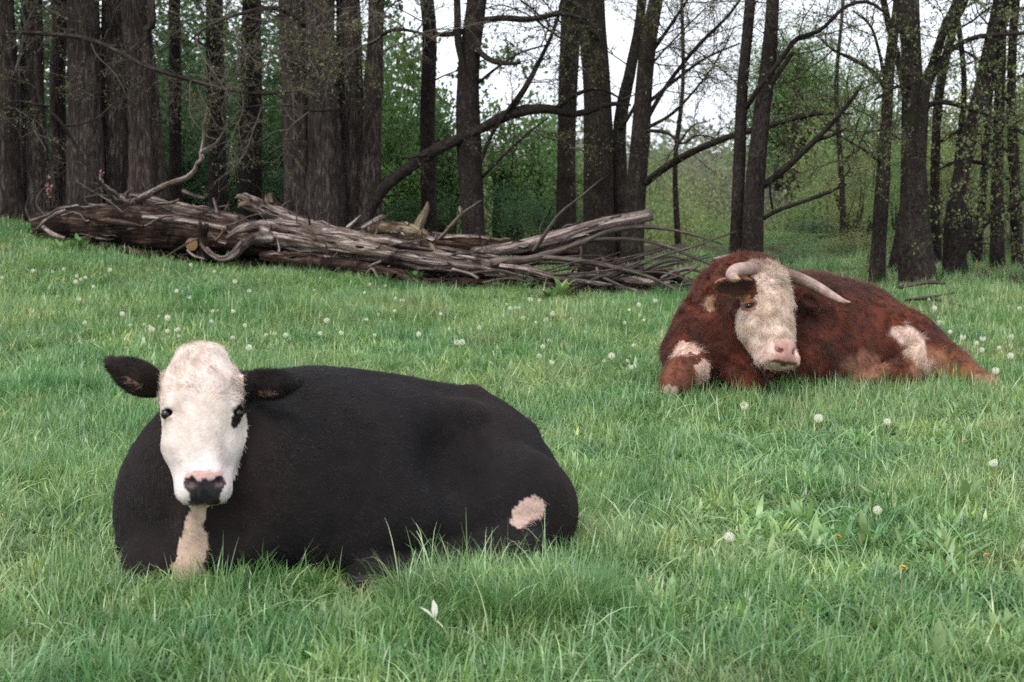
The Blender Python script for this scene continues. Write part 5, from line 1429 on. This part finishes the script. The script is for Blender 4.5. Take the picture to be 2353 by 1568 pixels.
for i in range(NT + 6, NT + 9):                       # small broad ground leaves
    mb = MB()
    for k in range(12):
        a, q = r_.uniform(0, 6.28), .07 * r_.random()
        blades(mb, (q * math.cos(a), q * math.sin(a), .0), a + r_.normal(0, .5), r_.uniform(.2, .9), r_.uniform(.06, .13), r_.uniform(.014, .026), r_.uniform(.3, 1.0), C=np.array([1.35, 1.25, 1.2]) * r_.uniform(.8, 1.3))
    tuft_obj(i, mb)
for i in range(NT + 9, NT + 12):                      # dense dark upright tussocks
    mb = MB(); wind = r_.uniform(0, 6.28)
    for k in range(60):
        a, q = r_.uniform(0, 6.28), .09 * math.sqrt(r_.random())
        blades(mb, (q * math.cos(a), q * math.sin(a), -.01), a + r_.normal(0, .6), r_.uniform(.0, .3) + q * 2, r_.uniform(.12, .24), r_.uniform(.0026, .0042), r_.uniform(.2, 1.2), C=np.array([.72, .86, .75]) * r_.uniform(.75, 1.15))
    tuft_obj(i, mb)

for i in range(NT + 12, NT + 15):                     # tall upright flowering blades
    mb = MB()
    for k in range(3):
        a, q = r_.uniform(0, 6.28), .04 * r_.random()
        blades(mb, (q * math.cos(a), q * math.sin(a), -.01), r_.uniform(0, 6.28), r_.uniform(.0, .25), r_.uniform(.20, .36), r_.uniform(.005, .009), r_.uniform(.1, .8), 6, C=np.array([.95, .98, 1.0]) * r_.uniform(.8, 1.2))
    tuft_obj(i, mb)

def scatter(dens_fn, n_try, y0, y1):
    y = np.sqrt(r_.uniform(y0 ** 2, y1 ** 2, n_try))
    x = r_.uniform(-1, 1, n_try) * (0.385 * y + 1.3)
    keep = r_.random(n_try) < dens_fn(x, y)
    return x[keep], y[keep]
def area(y0, y1): return (0.385 * (y1 ** 2 - y0 ** 2)) + 2.6 * (y1 - y0)
def xyz(x, y): return np.stack([x, y, ground_z(x, y)], 1)
def edge(x, y, soft=1.2): return 1 - sstep(-.3, soft, y - tree_edge(x) - .3)

px_, ix_, sc_, rot_ = [], [], [], []
def put(x, y, idx, sx, sz, tilt=.12):
    n = len(x)
    lodged = sstep(.18, .5, fbm(np.stack([x, y, 0 * x + 4], 1), .7, 90))
    tilt = tilt + .75 * lodged
    px_.append(xyz(x, y)); ix_.append(idx); sc_.append(np.stack([sx, sx, sz], 1))
    rot_.append(np.stack([r_.normal(0, tilt, n), r_.normal(0, tilt, n), r_.uniform(0, 6.28, n)], 1))
for y0, y1, d, s in ((3.4, 6.5, 520, .95), (6.5, 10, 380, 1.05), (10, 19.5, 230, 1.25)):
    n = int(area(y0, y1) * d)
    x, y = scatter(lambda x, y: (.12 + .88 * edge(x, y)) * (1 - .93 * heap(x, y)), n, y0, y1)
    hn = .5 * fbm(np.stack([x, y, 0 * x], 1), .9, 3) + .5 * vnoise(np.stack([x, y, 0 * x], 1), 2.6, 8)
    m = len(x)
    put(x, y, r_.integers(0, NT, m), s * r_.uniform(.8, 1.2, m), s * (1.08 + .95 * hn) * r_.uniform(.7, 1.35, m) * (1 - .45 * heap(x, y + .8)))
for y0, y1, d, s in ((3.4, 8, 60, .95), (8, 17.5, 30, 1.0)):
    n = int(area(y0, y1) * d); x, y = scatter(lambda x, y: edge(x, y, .2) * (1 - heap(x, y)) * (1 - .7 * heap(x, y + .6)), n, y0, y1); m = len(x)
    put(x, y, r_.integers(NT, NT + 6, m), r_.uniform(.75, 1.15, m), r_.uniform(.7, 1.1, m), .25)
n = int(area(3.4, 12) * 64)
x, y = scatter(lambda x, y: sstep(-.1, .35, fbm(np.stack([x, y, 0 * x], 1), .8, 40)) * edge(x, y), n, 3.4, 12); m = len(x)
put(x, y, r_.integers(NT + 6, NT + 9, m), r_.uniform(.7, 1.3, m), r_.uniform(.7, 1.3, m))
n = int(area(3.4, 17) * 40)
x, y = scatter(lambda x, y: sstep(.15, .5, fbm(np.stack([x, y, 0 * x], 1), .75, 60)) * edge(x, y) * (1 - heap(x, y)), n, 3.4, 17); m = len(x)
put(x, y, r_.integers(NT + 9, NT + 12, m), r_.uniform(.8, 1.2, m), r_.uniform(.6, 1.1, m))
# taller grass standing against the animals and along the foot of the log heap
for (x0, y0, x1, y1, n, hmin, hmax) in ((-1.55, 4.52, -.6, 4.66, 60, .45, .75), (-.55, 4.42, .20, 4.66, 70, .55, 1.0), (.0, 4.6, .45, 5.2, 40, .6, .9), (.8, 8.0, 2.9, 8.15, 90, .4, .7)):
    t = r_.random(n); x = x0 + (x1 - x0) * t + r_.normal(0, .05, n); y = y0 + (y1 - y0) * t + r_.normal(0, .10, n)
    put(x, y, np.where(r_.random(n) < .55, r_.integers(NT + 9, NT + 12, n), r_.integers(NT, NT + 6, n)), r_.uniform(.7, 1.0, n), r_.uniform(hmin, hmax, n), .15)
n = 130; x = r_.uniform(-.36, .30, n); put(x, 4.38 + r_.normal(0, .14, n), r_.integers(NT + 9, NT + 12, n), r_.uniform(.8, 1.1, n), r_.uniform(.55, .95, n), .12)
n = 54; x = r_.uniform(-.36, .18, n); put(x, 4.50 + r_.normal(0, .05, n), r_.integers(NT, NT + 6, n), r_.uniform(.7, 1.1, n), r_.uniform(1.0, 1.8, n), .12)
n = 14; x = r_.uniform(1.7, 2.5, n); put(x, 8.1 + r_.normal(0, .05, n), r_.integers(NT, NT + 6, n), r_.uniform(.5, .8, n), r_.uniform(.9, 1.4, n), .1)
n = 420; pxs = r_.uniform(60, 1600, n); yy = YL(pxs) - .72 + r_.normal(0, .16, n); xx = (pxs - CXP) / F_PX * yy * 1.01
put(xx, yy, np.where(r_.random(n) < .5, r_.integers(NT + 9, NT + 12, n), r_.integers(0, NT, n)), r_.uniform(.9, 1.2, n), r_.uniform(.35, .7, n), .12)
n = 34; x = np.concatenate([r_.uniform(-.36, .16, 24), r_.uniform(-1.4, -.5, 10)]); put(x, 4.44 + r_.normal(0, .05, n), r_.integers(NT + 12, NT + 15, n), r_.uniform(.85, 1.1, n), np.where(x > -.45, r_.uniform(.75, 1.15, n), r_.uniform(.45, .75, n)), .08)
n = 16; x = r_.uniform(1.75, 2.6, n); put(x, 8.0 + r_.normal(0, .05, n), r_.integers(NT + 12, NT + 15, n), r_.uniform(.8, 1.0, n), r_.uniform(.6, 1.0, n), .1)
PT = np.concatenate(px_); IX = np.concatenate(ix_).astype(np.int32); SC = np.concatenate(sc_); RO = np.concatenate(rot_)
# nothing grows under the animals
_fr = (np.abs(PT[:, 0] + .53) < .17) & (PT[:, 1] > 4.25) & (PT[:, 1] < 4.66)      # shorter turf before the hind hoof
SC[_fr, 2] *= .55
q = PT.copy(); q[:, 2] = .07
inside = np.zeros(len(q), bool)
for f, (xa, xb, ya, yb) in ((cow_sdf, (-1.8, .6, 4.2, 6.1)), (bull_sdf, (.6, 3.4, 7.7, 10.1))):
    m = (q[:, 0] > xa) & (q[:, 0] < xb) & (q[:, 1] > ya) & (q[:, 1] < yb)
    inside[np.where(m)[0]] |= f(q[m].astype(np.float32)) < .015
PT, IX, SC, RO = PT[~inside], IX[~inside], SC[~inside], RO[~inside]
me = bpy.data.meshes.new("grass"); me.vertices.add(len(PT)); me.vertices.foreach_set("co", PT.astype(np.float32).ravel())
a = me.attributes.new("idx", 'INT', 'POINT'); a.data.foreach_set("value", IX)
a = me.attributes.new("scl", 'FLOAT_VECTOR', 'POINT'); a.data.foreach_set("vector", SC.astype(np.float32).ravel())
a = me.attributes.new("rot", 'FLOAT_VECTOR', 'POINT'); a.data.foreach_set("vector", RO.astype(np.float32).ravel())
me.materials.append(GRASS)
grass = obj("grass", me)
tag(grass, "rough green meadow grass covering the field", "grass", kind="stuff")
ng = bpy.data.node_groups.new("grass_scatter", 'GeometryNodeTree')
ng.interface.new_socket("Geometry", in_out='INPUT', socket_type='NodeSocketGeometry')
ng.interface.new_socket("Geometry", in_out='OUTPUT', socket_type='NodeSocketGeometry')
gi, go = ng.nodes.new("NodeGroupInput"), ng.nodes.new("NodeGroupOutput")
ci = ng.nodes.new("GeometryNodeCollectionInfo"); ci.inputs["Collection"].default_value = tuft_col
ci.inputs["Separate Children"].default_value = True; ci.inputs["Reset Children"].default_value = True
ip = ng.nodes.new("GeometryNodeInstanceOnPoints"); ip.inputs["Pick Instance"].default_value = True
def nattr(nm, ty):
    n = ng.nodes.new("GeometryNodeInputNamedAttribute"); n.data_type = ty; n.inputs["Name"].default_value = nm
    return n.outputs["Attribute"]
ng.links.new(gi.outputs[0], ip.inputs["Points"]); ng.links.new(ci.outputs[0], ip.inputs["Instance"])
ng.links.new(nattr("idx", 'INT'), ip.inputs["Instance Index"])
ng.links.new(nattr("rot", 'FLOAT_VECTOR'), ip.inputs["Rotation"]); ng.links.new(nattr("scl", 'FLOAT_VECTOR'), ip.inputs["Scale"])
ng.links.new(ip.outputs[0], go.inputs[0])
md = grass.modifiers.new("scatter", 'NODES'); md.node_group = ng

# ------------------------------------------------------------------ crumbled bark and litter under the heap
mb = MB(); n = 2600; pxs = r_.uniform(90, 1600, n); yy = YL(pxs) + r_.uniform(-.62, .7, n)
for x, y in zip((pxs - CXP) / F_PX * yy * 1.005, yy):
    a = r_.uniform(0, 6.28); d = np.array([math.cos(a), math.sin(a), r_.normal(0, .35)]); s_ = np.array([-d[1], d[0], r_.normal(0, .4)]); l, w = r_.uniform(.03, .14), r_.uniform(.01, .035)
    c = np.array([x, y, gz(x, y) + abs(r_.normal(.03, .03))]); up = np.cross(d, s_); up /= np.linalg.norm(up)
    V = np.array([c - d * l - s_ * w, c - d * l * .9 + s_ * w, c + d * l + s_ * w * .6, c + d * l * .8 - s_ * w, c + up * .015 - d * l * .3, c + up * .015 + d * l * .4])
    mb.add(V, np.array([[0, 3, 5, 4], [3, 2, 5, 5], [2, 1, 4, 5], [1, 0, 4, 4]]), C=np.ones(3) * r_.uniform(.5, 1.4))
lit = obj("bark_litter", mb.mesh("bark_litter", [WOOD_BROWN], smooth=False))
tag(lit, "crumbled bark and broken wood scattered under the log heap", "litter", kind="stuff")

# ------------------------------------------------------------------ dandelions
CLOCK = leaf_mat("dandelion_down", (0.84, 0.81, 0.80), trans=.35, rough=.9)
STALK, _nt, _b = new_mat("dandelion_stalk", .6, .3); _b.inputs["Base Color"].default_value = (.26, .19, .10, 1)
STALK2, _nt, _b = new_mat("dandelion_stalk_green", .6, .3); _b.inputs["Base Color"].default_value = (.20, .23, .10, 1)
SEEDC, _nt, _b = new_mat("dandelion_seed", .8, .2); _b.inputs["Base Color"].default_value = (.16, .12, .09, 1)
YEL, _nt, _b = new_mat("dandelion_petal", .6, .3); _b.inputs["Base Color"].default_value = (.58, .37, .05, 1)

def clock_mesh(seed, R=.0215, n=140, part=1.0):
    r = np.random.default_rng(seed); mb = MB()
    v, q = ball((0, 0, 0), R * .30, 6, 8); mb.add(v, q, m=1)
    u = np.stack([np.zeros(n)] * 3, 1); k = np.arange(n) + .5
    ph = np.arccos(1 - 2 * k / n); th = np.pi * (1 + 5 ** .5) * k
    u = np.stack([np.cos(th) * np.sin(ph), np.sin(th) * np.sin(ph), np.cos(ph)], 1) + r.normal(0, .06, (n, 3)); u /= np.linalg.norm(u, axis=1)[:, None]
    if part < 1: u = u[(u @ np.array([.5, -.2, .84]) < part)]
    for d in u:
        a = np.cross(d, r.normal(size=3)); a /= np.linalg.norm(a); b = np.cross(d, a)
        c = d * R * r.uniform(.82, 1.05); s = R * .21
        mb.add(np.array([d * R * .2 - a * .0005, d * R * .2 + a * .0005, c]), np.array([[0, 1, 2]]))
        for w in (a, b):      # two crossed little parachutes
            mb.add(np.array([c - w * s + d * s * .25, c - np.cross(d, w) * s * .28, c + w * s + d * s * .25, c + np.cross(d, w) * s * .28]), np.array([[0, 1, 2, 3]]))
    return mb.mesh("seed_head", [CLOCK, SEEDC], smooth=False)
CLOCKS = [clock_mesh(1), clock_mesh(2), clock_mesh(3, part=.55), clock_mesh(4, .018), clock_mesh(5, .019, part=.7)]
def flower_mesh(seed):
    r = np.random.default_rng(seed); mb = MB()
    for k in range(46):
        az = k * 2.4; blades(mb, (0, 0, 0), az, .25 + 1.2 * (k / 46) ** .5, .019 * (.6 + .5 * (k / 46)), .005, .25, C=(1, 1, 1))
    return mb.mesh("flower_head", [YEL], smooth=False)
FLOWERS = [flower_mesh(1), flower_mesh(2)]
def stem_mesh(seed, h, mat):
    r = np.random.default_rng(seed)
    V, Q, U = tube(np.array([[r.normal(0, .03), r.normal(0, .03), -.02, .0022], [r.normal(0, .012), r.normal(0, .012), h * .55, .002], [0, 0, h, .0017]]), 5, 7, cap=False)
    m = MB(); m.add(V, Q, U); return m.mesh("stem", [mat])
STEMS = [stem_mesh(k, .20, STALK if k % 2 else STALK2) for k in range(6)]

def dandelion(px, py, k, label, group, yellow=False, h=None):
    r = random.Random(k * 13 + 5)
    h = h or r.uniform(.09, .19)
    d = ray(px, py); t = 3.0
    for _ in range(4000):                              # where the ray passes h above the field
        p = np.array([0, 0, CAM_H]) + d * t
        if p[2] - gz(p[0], p[1]) <= h: break
        t += .008
    g = gz(p[0], p[1])
    o = thing("yellow_dandelion" if yellow else "dandelion_clock", (p[0], p[1], g), label, "flower", group)
    for nm, me, z in (("stem", STEMS[k % 6], 0), ("flower_head" if yellow else "seed_head", (FLOWERS if yellow else CLOCKS)[k % (2 if yellow else 5)], h)):
        c = bpy.data.objects.new(nm, me); COL.objects.link(c); c.parent = o
        c.location = (0, 0, z); c.rotation_euler = (r.uniform(-.3, .3), r.uniform(-.3, .3), r.uniform(0, 6)) if z else (0, 0, r.uniform(0, 6))
        if z: c.scale = (r.uniform(.62, 1.10),) * 3
        if z == 0: c.scale = (1, 1, h / .20); c.rotation_euler = (0, 0, r.uniform(0, 6))
    return o
Z3 = [(540, 220), (445, 235), (648, 275), (722, 288), (683, 305), (640, 325), (790, 365), (20, 290), (280, 230), (665, 468), (485, 445), (928, 222), (1035, 595), (1340, 615), (1415, 628), (1100, 690), (1215, 685), (1260, 705), (1283, 722), (1413, 740), (1495, 725), (1795, 568), (1833, 570), (1785, 662), (1968, 572), (2068, 692), (1810, 240), (1492, 402), (2105, 402), (1600, 455), (1610, 180), (2250, 775), (2320, 760), (2105, 880), (715, 668), (1510, 785), (1965, 795), (1985, 320)]
Z7 = [(397, 107), (710, 75), (797, 80), (680, 120), (750, 143), (855, 157), (890, 165), (1003, 160), (850, 223), (755, 245), (690, 270), (468, 278), (1208, 195), (235, 360), (738, 360), (985, 355), (1327, 320), (1225, 348), (1200, 400), (1230, 400), (1500, 210), (1530, 205), (1550, 205), (1480, 185), (1615, 157), (1663, 163), (1845, 268), (1575, 265), (1740, 240), (1645, 290), (1700, 275), (1925, 340), (1720, 393), (1685, 425), (1665, 480), (1735, 512), (2000, 360), (2172, 218), (2232, 247), (2255, 275), (2148, 290), (2197, 418), (2072, 478), (2165, 505), (2185, 540), (2030, 505), (2225, 190), (2318, 165), (1110, 240), (550, 345), (430, 350), (1160, 325)]
Z4 = [(2310, 468), (1478, 465), (1535, 605), (1630, 695), (1950, 757), (1890, 803), (2225, 745), (2215, 838), (1940, 872), (2110, 850), (2220, 930), (2125, 890), (1420, 378), (1755, 745)]
k = 0
for i_, (a, b) in enumerate(sorted(Z3)):
    dandelion(a * .272, 560 + b * .272, k, ordinal(i_) + " from the left of the dandelion clocks between black cow and rotten log", "dandelion clocks on the left of the meadow"); k += 1
for i_, (a, b) in enumerate(sorted(Z7)):
    dandelion(560 + a * .408, 624 + b * .408, k, ordinal(i_) + " from the left of the dandelion clocks in mid-meadow below the logs", "dandelion clocks in the middle of the meadow"); k += 1
for i_, (a, b) in enumerate(sorted(Z4)):
    dandelion(1800 + a * .235, 600 + b * .235, k, ordinal(i_) + " from the left of the dandelion clocks right of the bull", "dandelion clocks right of the bull"); k += 1
for px, py, lab in ((1710, 933, "full white dandelion clock just below the bull's muzzle"), (1881, 962, "thin half-blown dandelion clock below the bull's belly"), (2039, 970, "dandelion clock on a long curved reddish stalk below the bull"), (2282, 1064, "large white dandelion clock near the right edge of the picture"), (1676, 1235, "lone white dandelion clock right of the black cow's rump"), (2288, 852, "airy half-blown dandelion clock by the bull's hind hoof"), (2016, 1174, "tiny closed dandelion clock among the broad leaves on the right")):
    dandelion(px, py, k, lab, None, h=.2 if "tiny" not in lab else .1); k += 1
for a, b, lab in ((45, 627, "leftmost of two yellow dandelions near the left edge under the logs"), (72, 627, "right one of two yellow dandelions near the left edge under the logs"), (543, 696, "yellow dandelion above the paired white clocks"), (21, 822, "yellow dandelion at the left edge level with the cow's ear"), (2, 954, "yellow dandelion cut by the left edge of the picture"), (344, 1268, "yellow dandelion in front of the black cow's chest"), (2267, 1277, "yellow dandelion among broad leaves at the lower right"), (2216, 1014, "yellow dandelion above the large white clock on the right"), (2076, 1306, "low yellow dandelion below the tall broad-leaved weed"), (1925, 1235, "small yellow dandelion left of the tall broad-leaved weed"), (2221, 790, "yellow dandelion above the bull's hind leg")):
    dandelion(a, b, k, lab, None, True, h=.12); k += 1

# ------------------------------------------------------------------ broad-leaved weeds
WEED = leaf_mat("weed_leaf", (0.200, 0.290, 0.120), trans=.3, rough=.42)
WEED_D = leaf_mat("weed_leaf_dark", (0.085, 0.175, 0.060), trans=.3, rough=.45)
def leaf_geo(mb, root, az, lean, ln, w, droop, C):
    seg = 6; d = np.array([math.cos(az), math.sin(az), 0]); s = np.array([-d[1], d[0], 0])
    t = np.linspace(0, 1, seg + 1); th = lean + droop * t ** 1.4
    dp = np.stack([np.sin(th), np.cos(th)], 1) * ln / seg; cum = np.vstack([[0, 0], np.cumsum(dp[1:], 0)])
    mid = np.asarray(root) + cum[:, :1] * d + cum[:, 1:] * np.array([0, 0, 1.0])
    ww = w * np.array([.18, .55, .9, 1.0, .85, .5, .03]) * .5
    up = np.stack([-np.cos(th), np.sin(th)], 1); up = up[:, :1] * d + up[:, 1:] * np.array([0, 0, 1.0])
    wav = 1 + .12 * np.sin(t * 14 + az)
    V = np.empty((3 * (seg + 1), 3)); V[0::3] = mid + s * (ww * wav)[:, None] + up * ww[:, None] * .35; V[1::3] = mid; V[2::3] = mid - s * (ww / wav)[:, None] + up * ww[:, None] * .35
    k = np.arange(seg) * 3
    mb.add(V, np.concatenate([np.stack([k, k + 1, k + 4, k + 3], 1), np.stack([k + 1, k + 2, k + 5, k + 4], 1)]), C=np.asarray(C, float))
def weed(px, py, seed, label, n, ln, w, lean=(.1, .8), mat=None, group="broad-leaved weeds in the grass", pos=None, stalk=0):
    r = np.random.default_rng(seed + 900)
    g = G(px, py) if pos is None else pos
    o = thing("broadleaf_weed", g, label, "weed", group)
    for k in range(n):
        mb = MB(); hgt = stalk * (k / max(n - 1, 1))
        leaf_geo(mb, np.array([r.normal(0, .012), r.normal(0, .012), hgt]), k * 2.4 + r.normal(0, .4), r.uniform(*lean), ln * 1.15 * r.uniform(.65, 1.15), w * 1.2 * r.uniform(.75, 1.2), r.uniform(.2, 1.0), np.ones(3) * r.uniform(.75, 1.25))
        c = bpy.data.objects.new("leaf", mb.mesh("leaf", [mat or WEED])); COL.objects.link(c); c.parent = o
    if stalk:
        V, Q, U = tube(np.array([[0, 0, -.02, .004], [.005, 0, stalk * .5, .0035], [0, 0, stalk, .002]]), 5, 6, cap=False)
        m = MB(); m.add(V, Q, U); c = bpy.data.objects.new("stem", m.mesh("stem", [WEED])); COL.objects.link(c); c.parent = o
    return o
for i, (px, py, n, ln, w, st, lab) in enumerate([
    (1986, 1280, 10, .095, .026, .09, "tall broad-leaved weed right of the picture's lower middle"), (2225, 1185, 9, .13, .032, .04, "leafy weed under the large dandelion clock on the right"), (2150, 1300, 10, .10, .026, .04, "leafy weed with wide pale leaves near the lower right"), (2200, 1310, 7, .15, .034, .0, "spreading weed beside the low yellow dandelion, lower right"), (2075, 1345, 4, .09, .03, .0, "small two-leaved sprout below the tall weed"), (2008, 1460, 8, .13, .036, .0, "low weed rosette near the bottom right of centre"), (2306, 1490, 12, .085, .022, .05, "branching weed in the bottom right corner"), (1790, 1500, 5, .10, .030, .0, "small pale weed at the bottom, left of the other right-hand weeds"), (2170, 1550, 8, .12, .032, .0, "cut-off weed at the bottom edge on the right"), (2060, 1010, 6, .09, .028, .0, "weed with curled leaves below the curved-stalk dandelion"), (2290, 960, 6, .10, .028, .02, "pale-leaved weed right of the curved-stalk dandelion"), (2170, 1010, 7, .11, .028, .0, "leafy weed in the mid right of the meadow"), (815, 1480, 4, .11, .036, .0, "upright pale-leaved sprout at the bottom left of centre"), (90, 1230, 6, .11, .032, .0, "weed with yellow-green leaves left of the black cow"), (160, 1240, 5, .10, .03, .0, "small yellow-green weed nearer the black cow's left side"), (650, 1310, 6, .14, .036, .10, "pointed-leaved weed standing against the black cow's belly"), (245, 960, 7, .15, .036, .0, "weed with long leaves beside the black cow's right ear"), (1010, 850, 6, .10, .03, .0, "pale weed behind the black cow's back"), (1180, 900, 5, .11, .032, .0, "light-leaved weed above the black cow's hip"), (1890, 1160, 6, .09, .028, .0, "low weed in the flattened grass below the bull"), (1635, 905, 8, .12, .04, .03, "bright broad-leaved weed in front of the bull's folded foreleg"), (1560, 1330, 5, .10, .026, .0, "small weed right of the black cow's rump, low in the picture"), (330, 1540, 6, .10, .03, .0, "weed at the bottom left edge")]):
    weed(px, py, i, lab, n, ln, w, stalk=st)
for i, (px, py, dy, n, ln, w, lab) in enumerate([(1290, 690, 0, 14, .22, .065, "big pale-green dock plant at the foot of the log heap"), (1262, 694, 0, 9, .17, .055, "smaller blue-green dock plant left of the big one by the logs"), (140, 590, 0, 12, .18, .06, "light green leafy plant before the rotten log's left end"), (180, 588, 0, 9, .22, .07, "leafy plant under the rotten log, right of the light green one"), (310, 600, 0, 9, .18, .06, "low leafy plant by the small sunken log"), (950, 655, 0, 8, .2, .06, "leafy plant in front of the crumbling log"), (1195, 668, 0, 8, .2, .06, "leafy plant between the crumbling log and the dock plant"), (520, 612, 0, 8, .17, .05, "leafy plant under the forked roots")]):
    weed(px, py, 50 + i, lab, n, ln, w, (.05, .6), WEED if i in (0, 2) else WEED_D, "leafy plants along the log heap")
# withered stalk with two bleached leaves, near the bottom middle
g = G(1036, 1500)
o = thing("withered_stalk", g, "bleached bent stalk with two pale leaves near the bottom middle", "plant")
DEAD = leaf_mat("bleached_leaf", (.62, .60, .52), trans=.2, rough=.8)
tip = P(1000, 1425, g[1] + .02); b0 = np.array(g); L_ = lambda p: np.asarray(p) - b0
V, Q, U = tube(np.array([[0, 0, -.01, .004], [*L_(P(1028, 1462, g[1])), .0035], [*L_(P(1015, 1438, g[1])), .003], [*L_(tip), .0025]]), 6, 14)
m = MB(); m.add(V, Q, U); c = bpy.data.objects.new("stem", m.mesh("stem", [DEAD])); COL.objects.link(c); c.parent = o
for az, le in ((math.pi * .95, .8), (math.pi * .6, .25)):
    mb = MB(); leaf_geo(mb, L_(tip), az, le, .062, .020, .2, (1, 1, 1))
    c = bpy.data.objects.new("leaf", mb.mesh("leaf", [DEAD])); COL.objects.link(c); c.parent = o
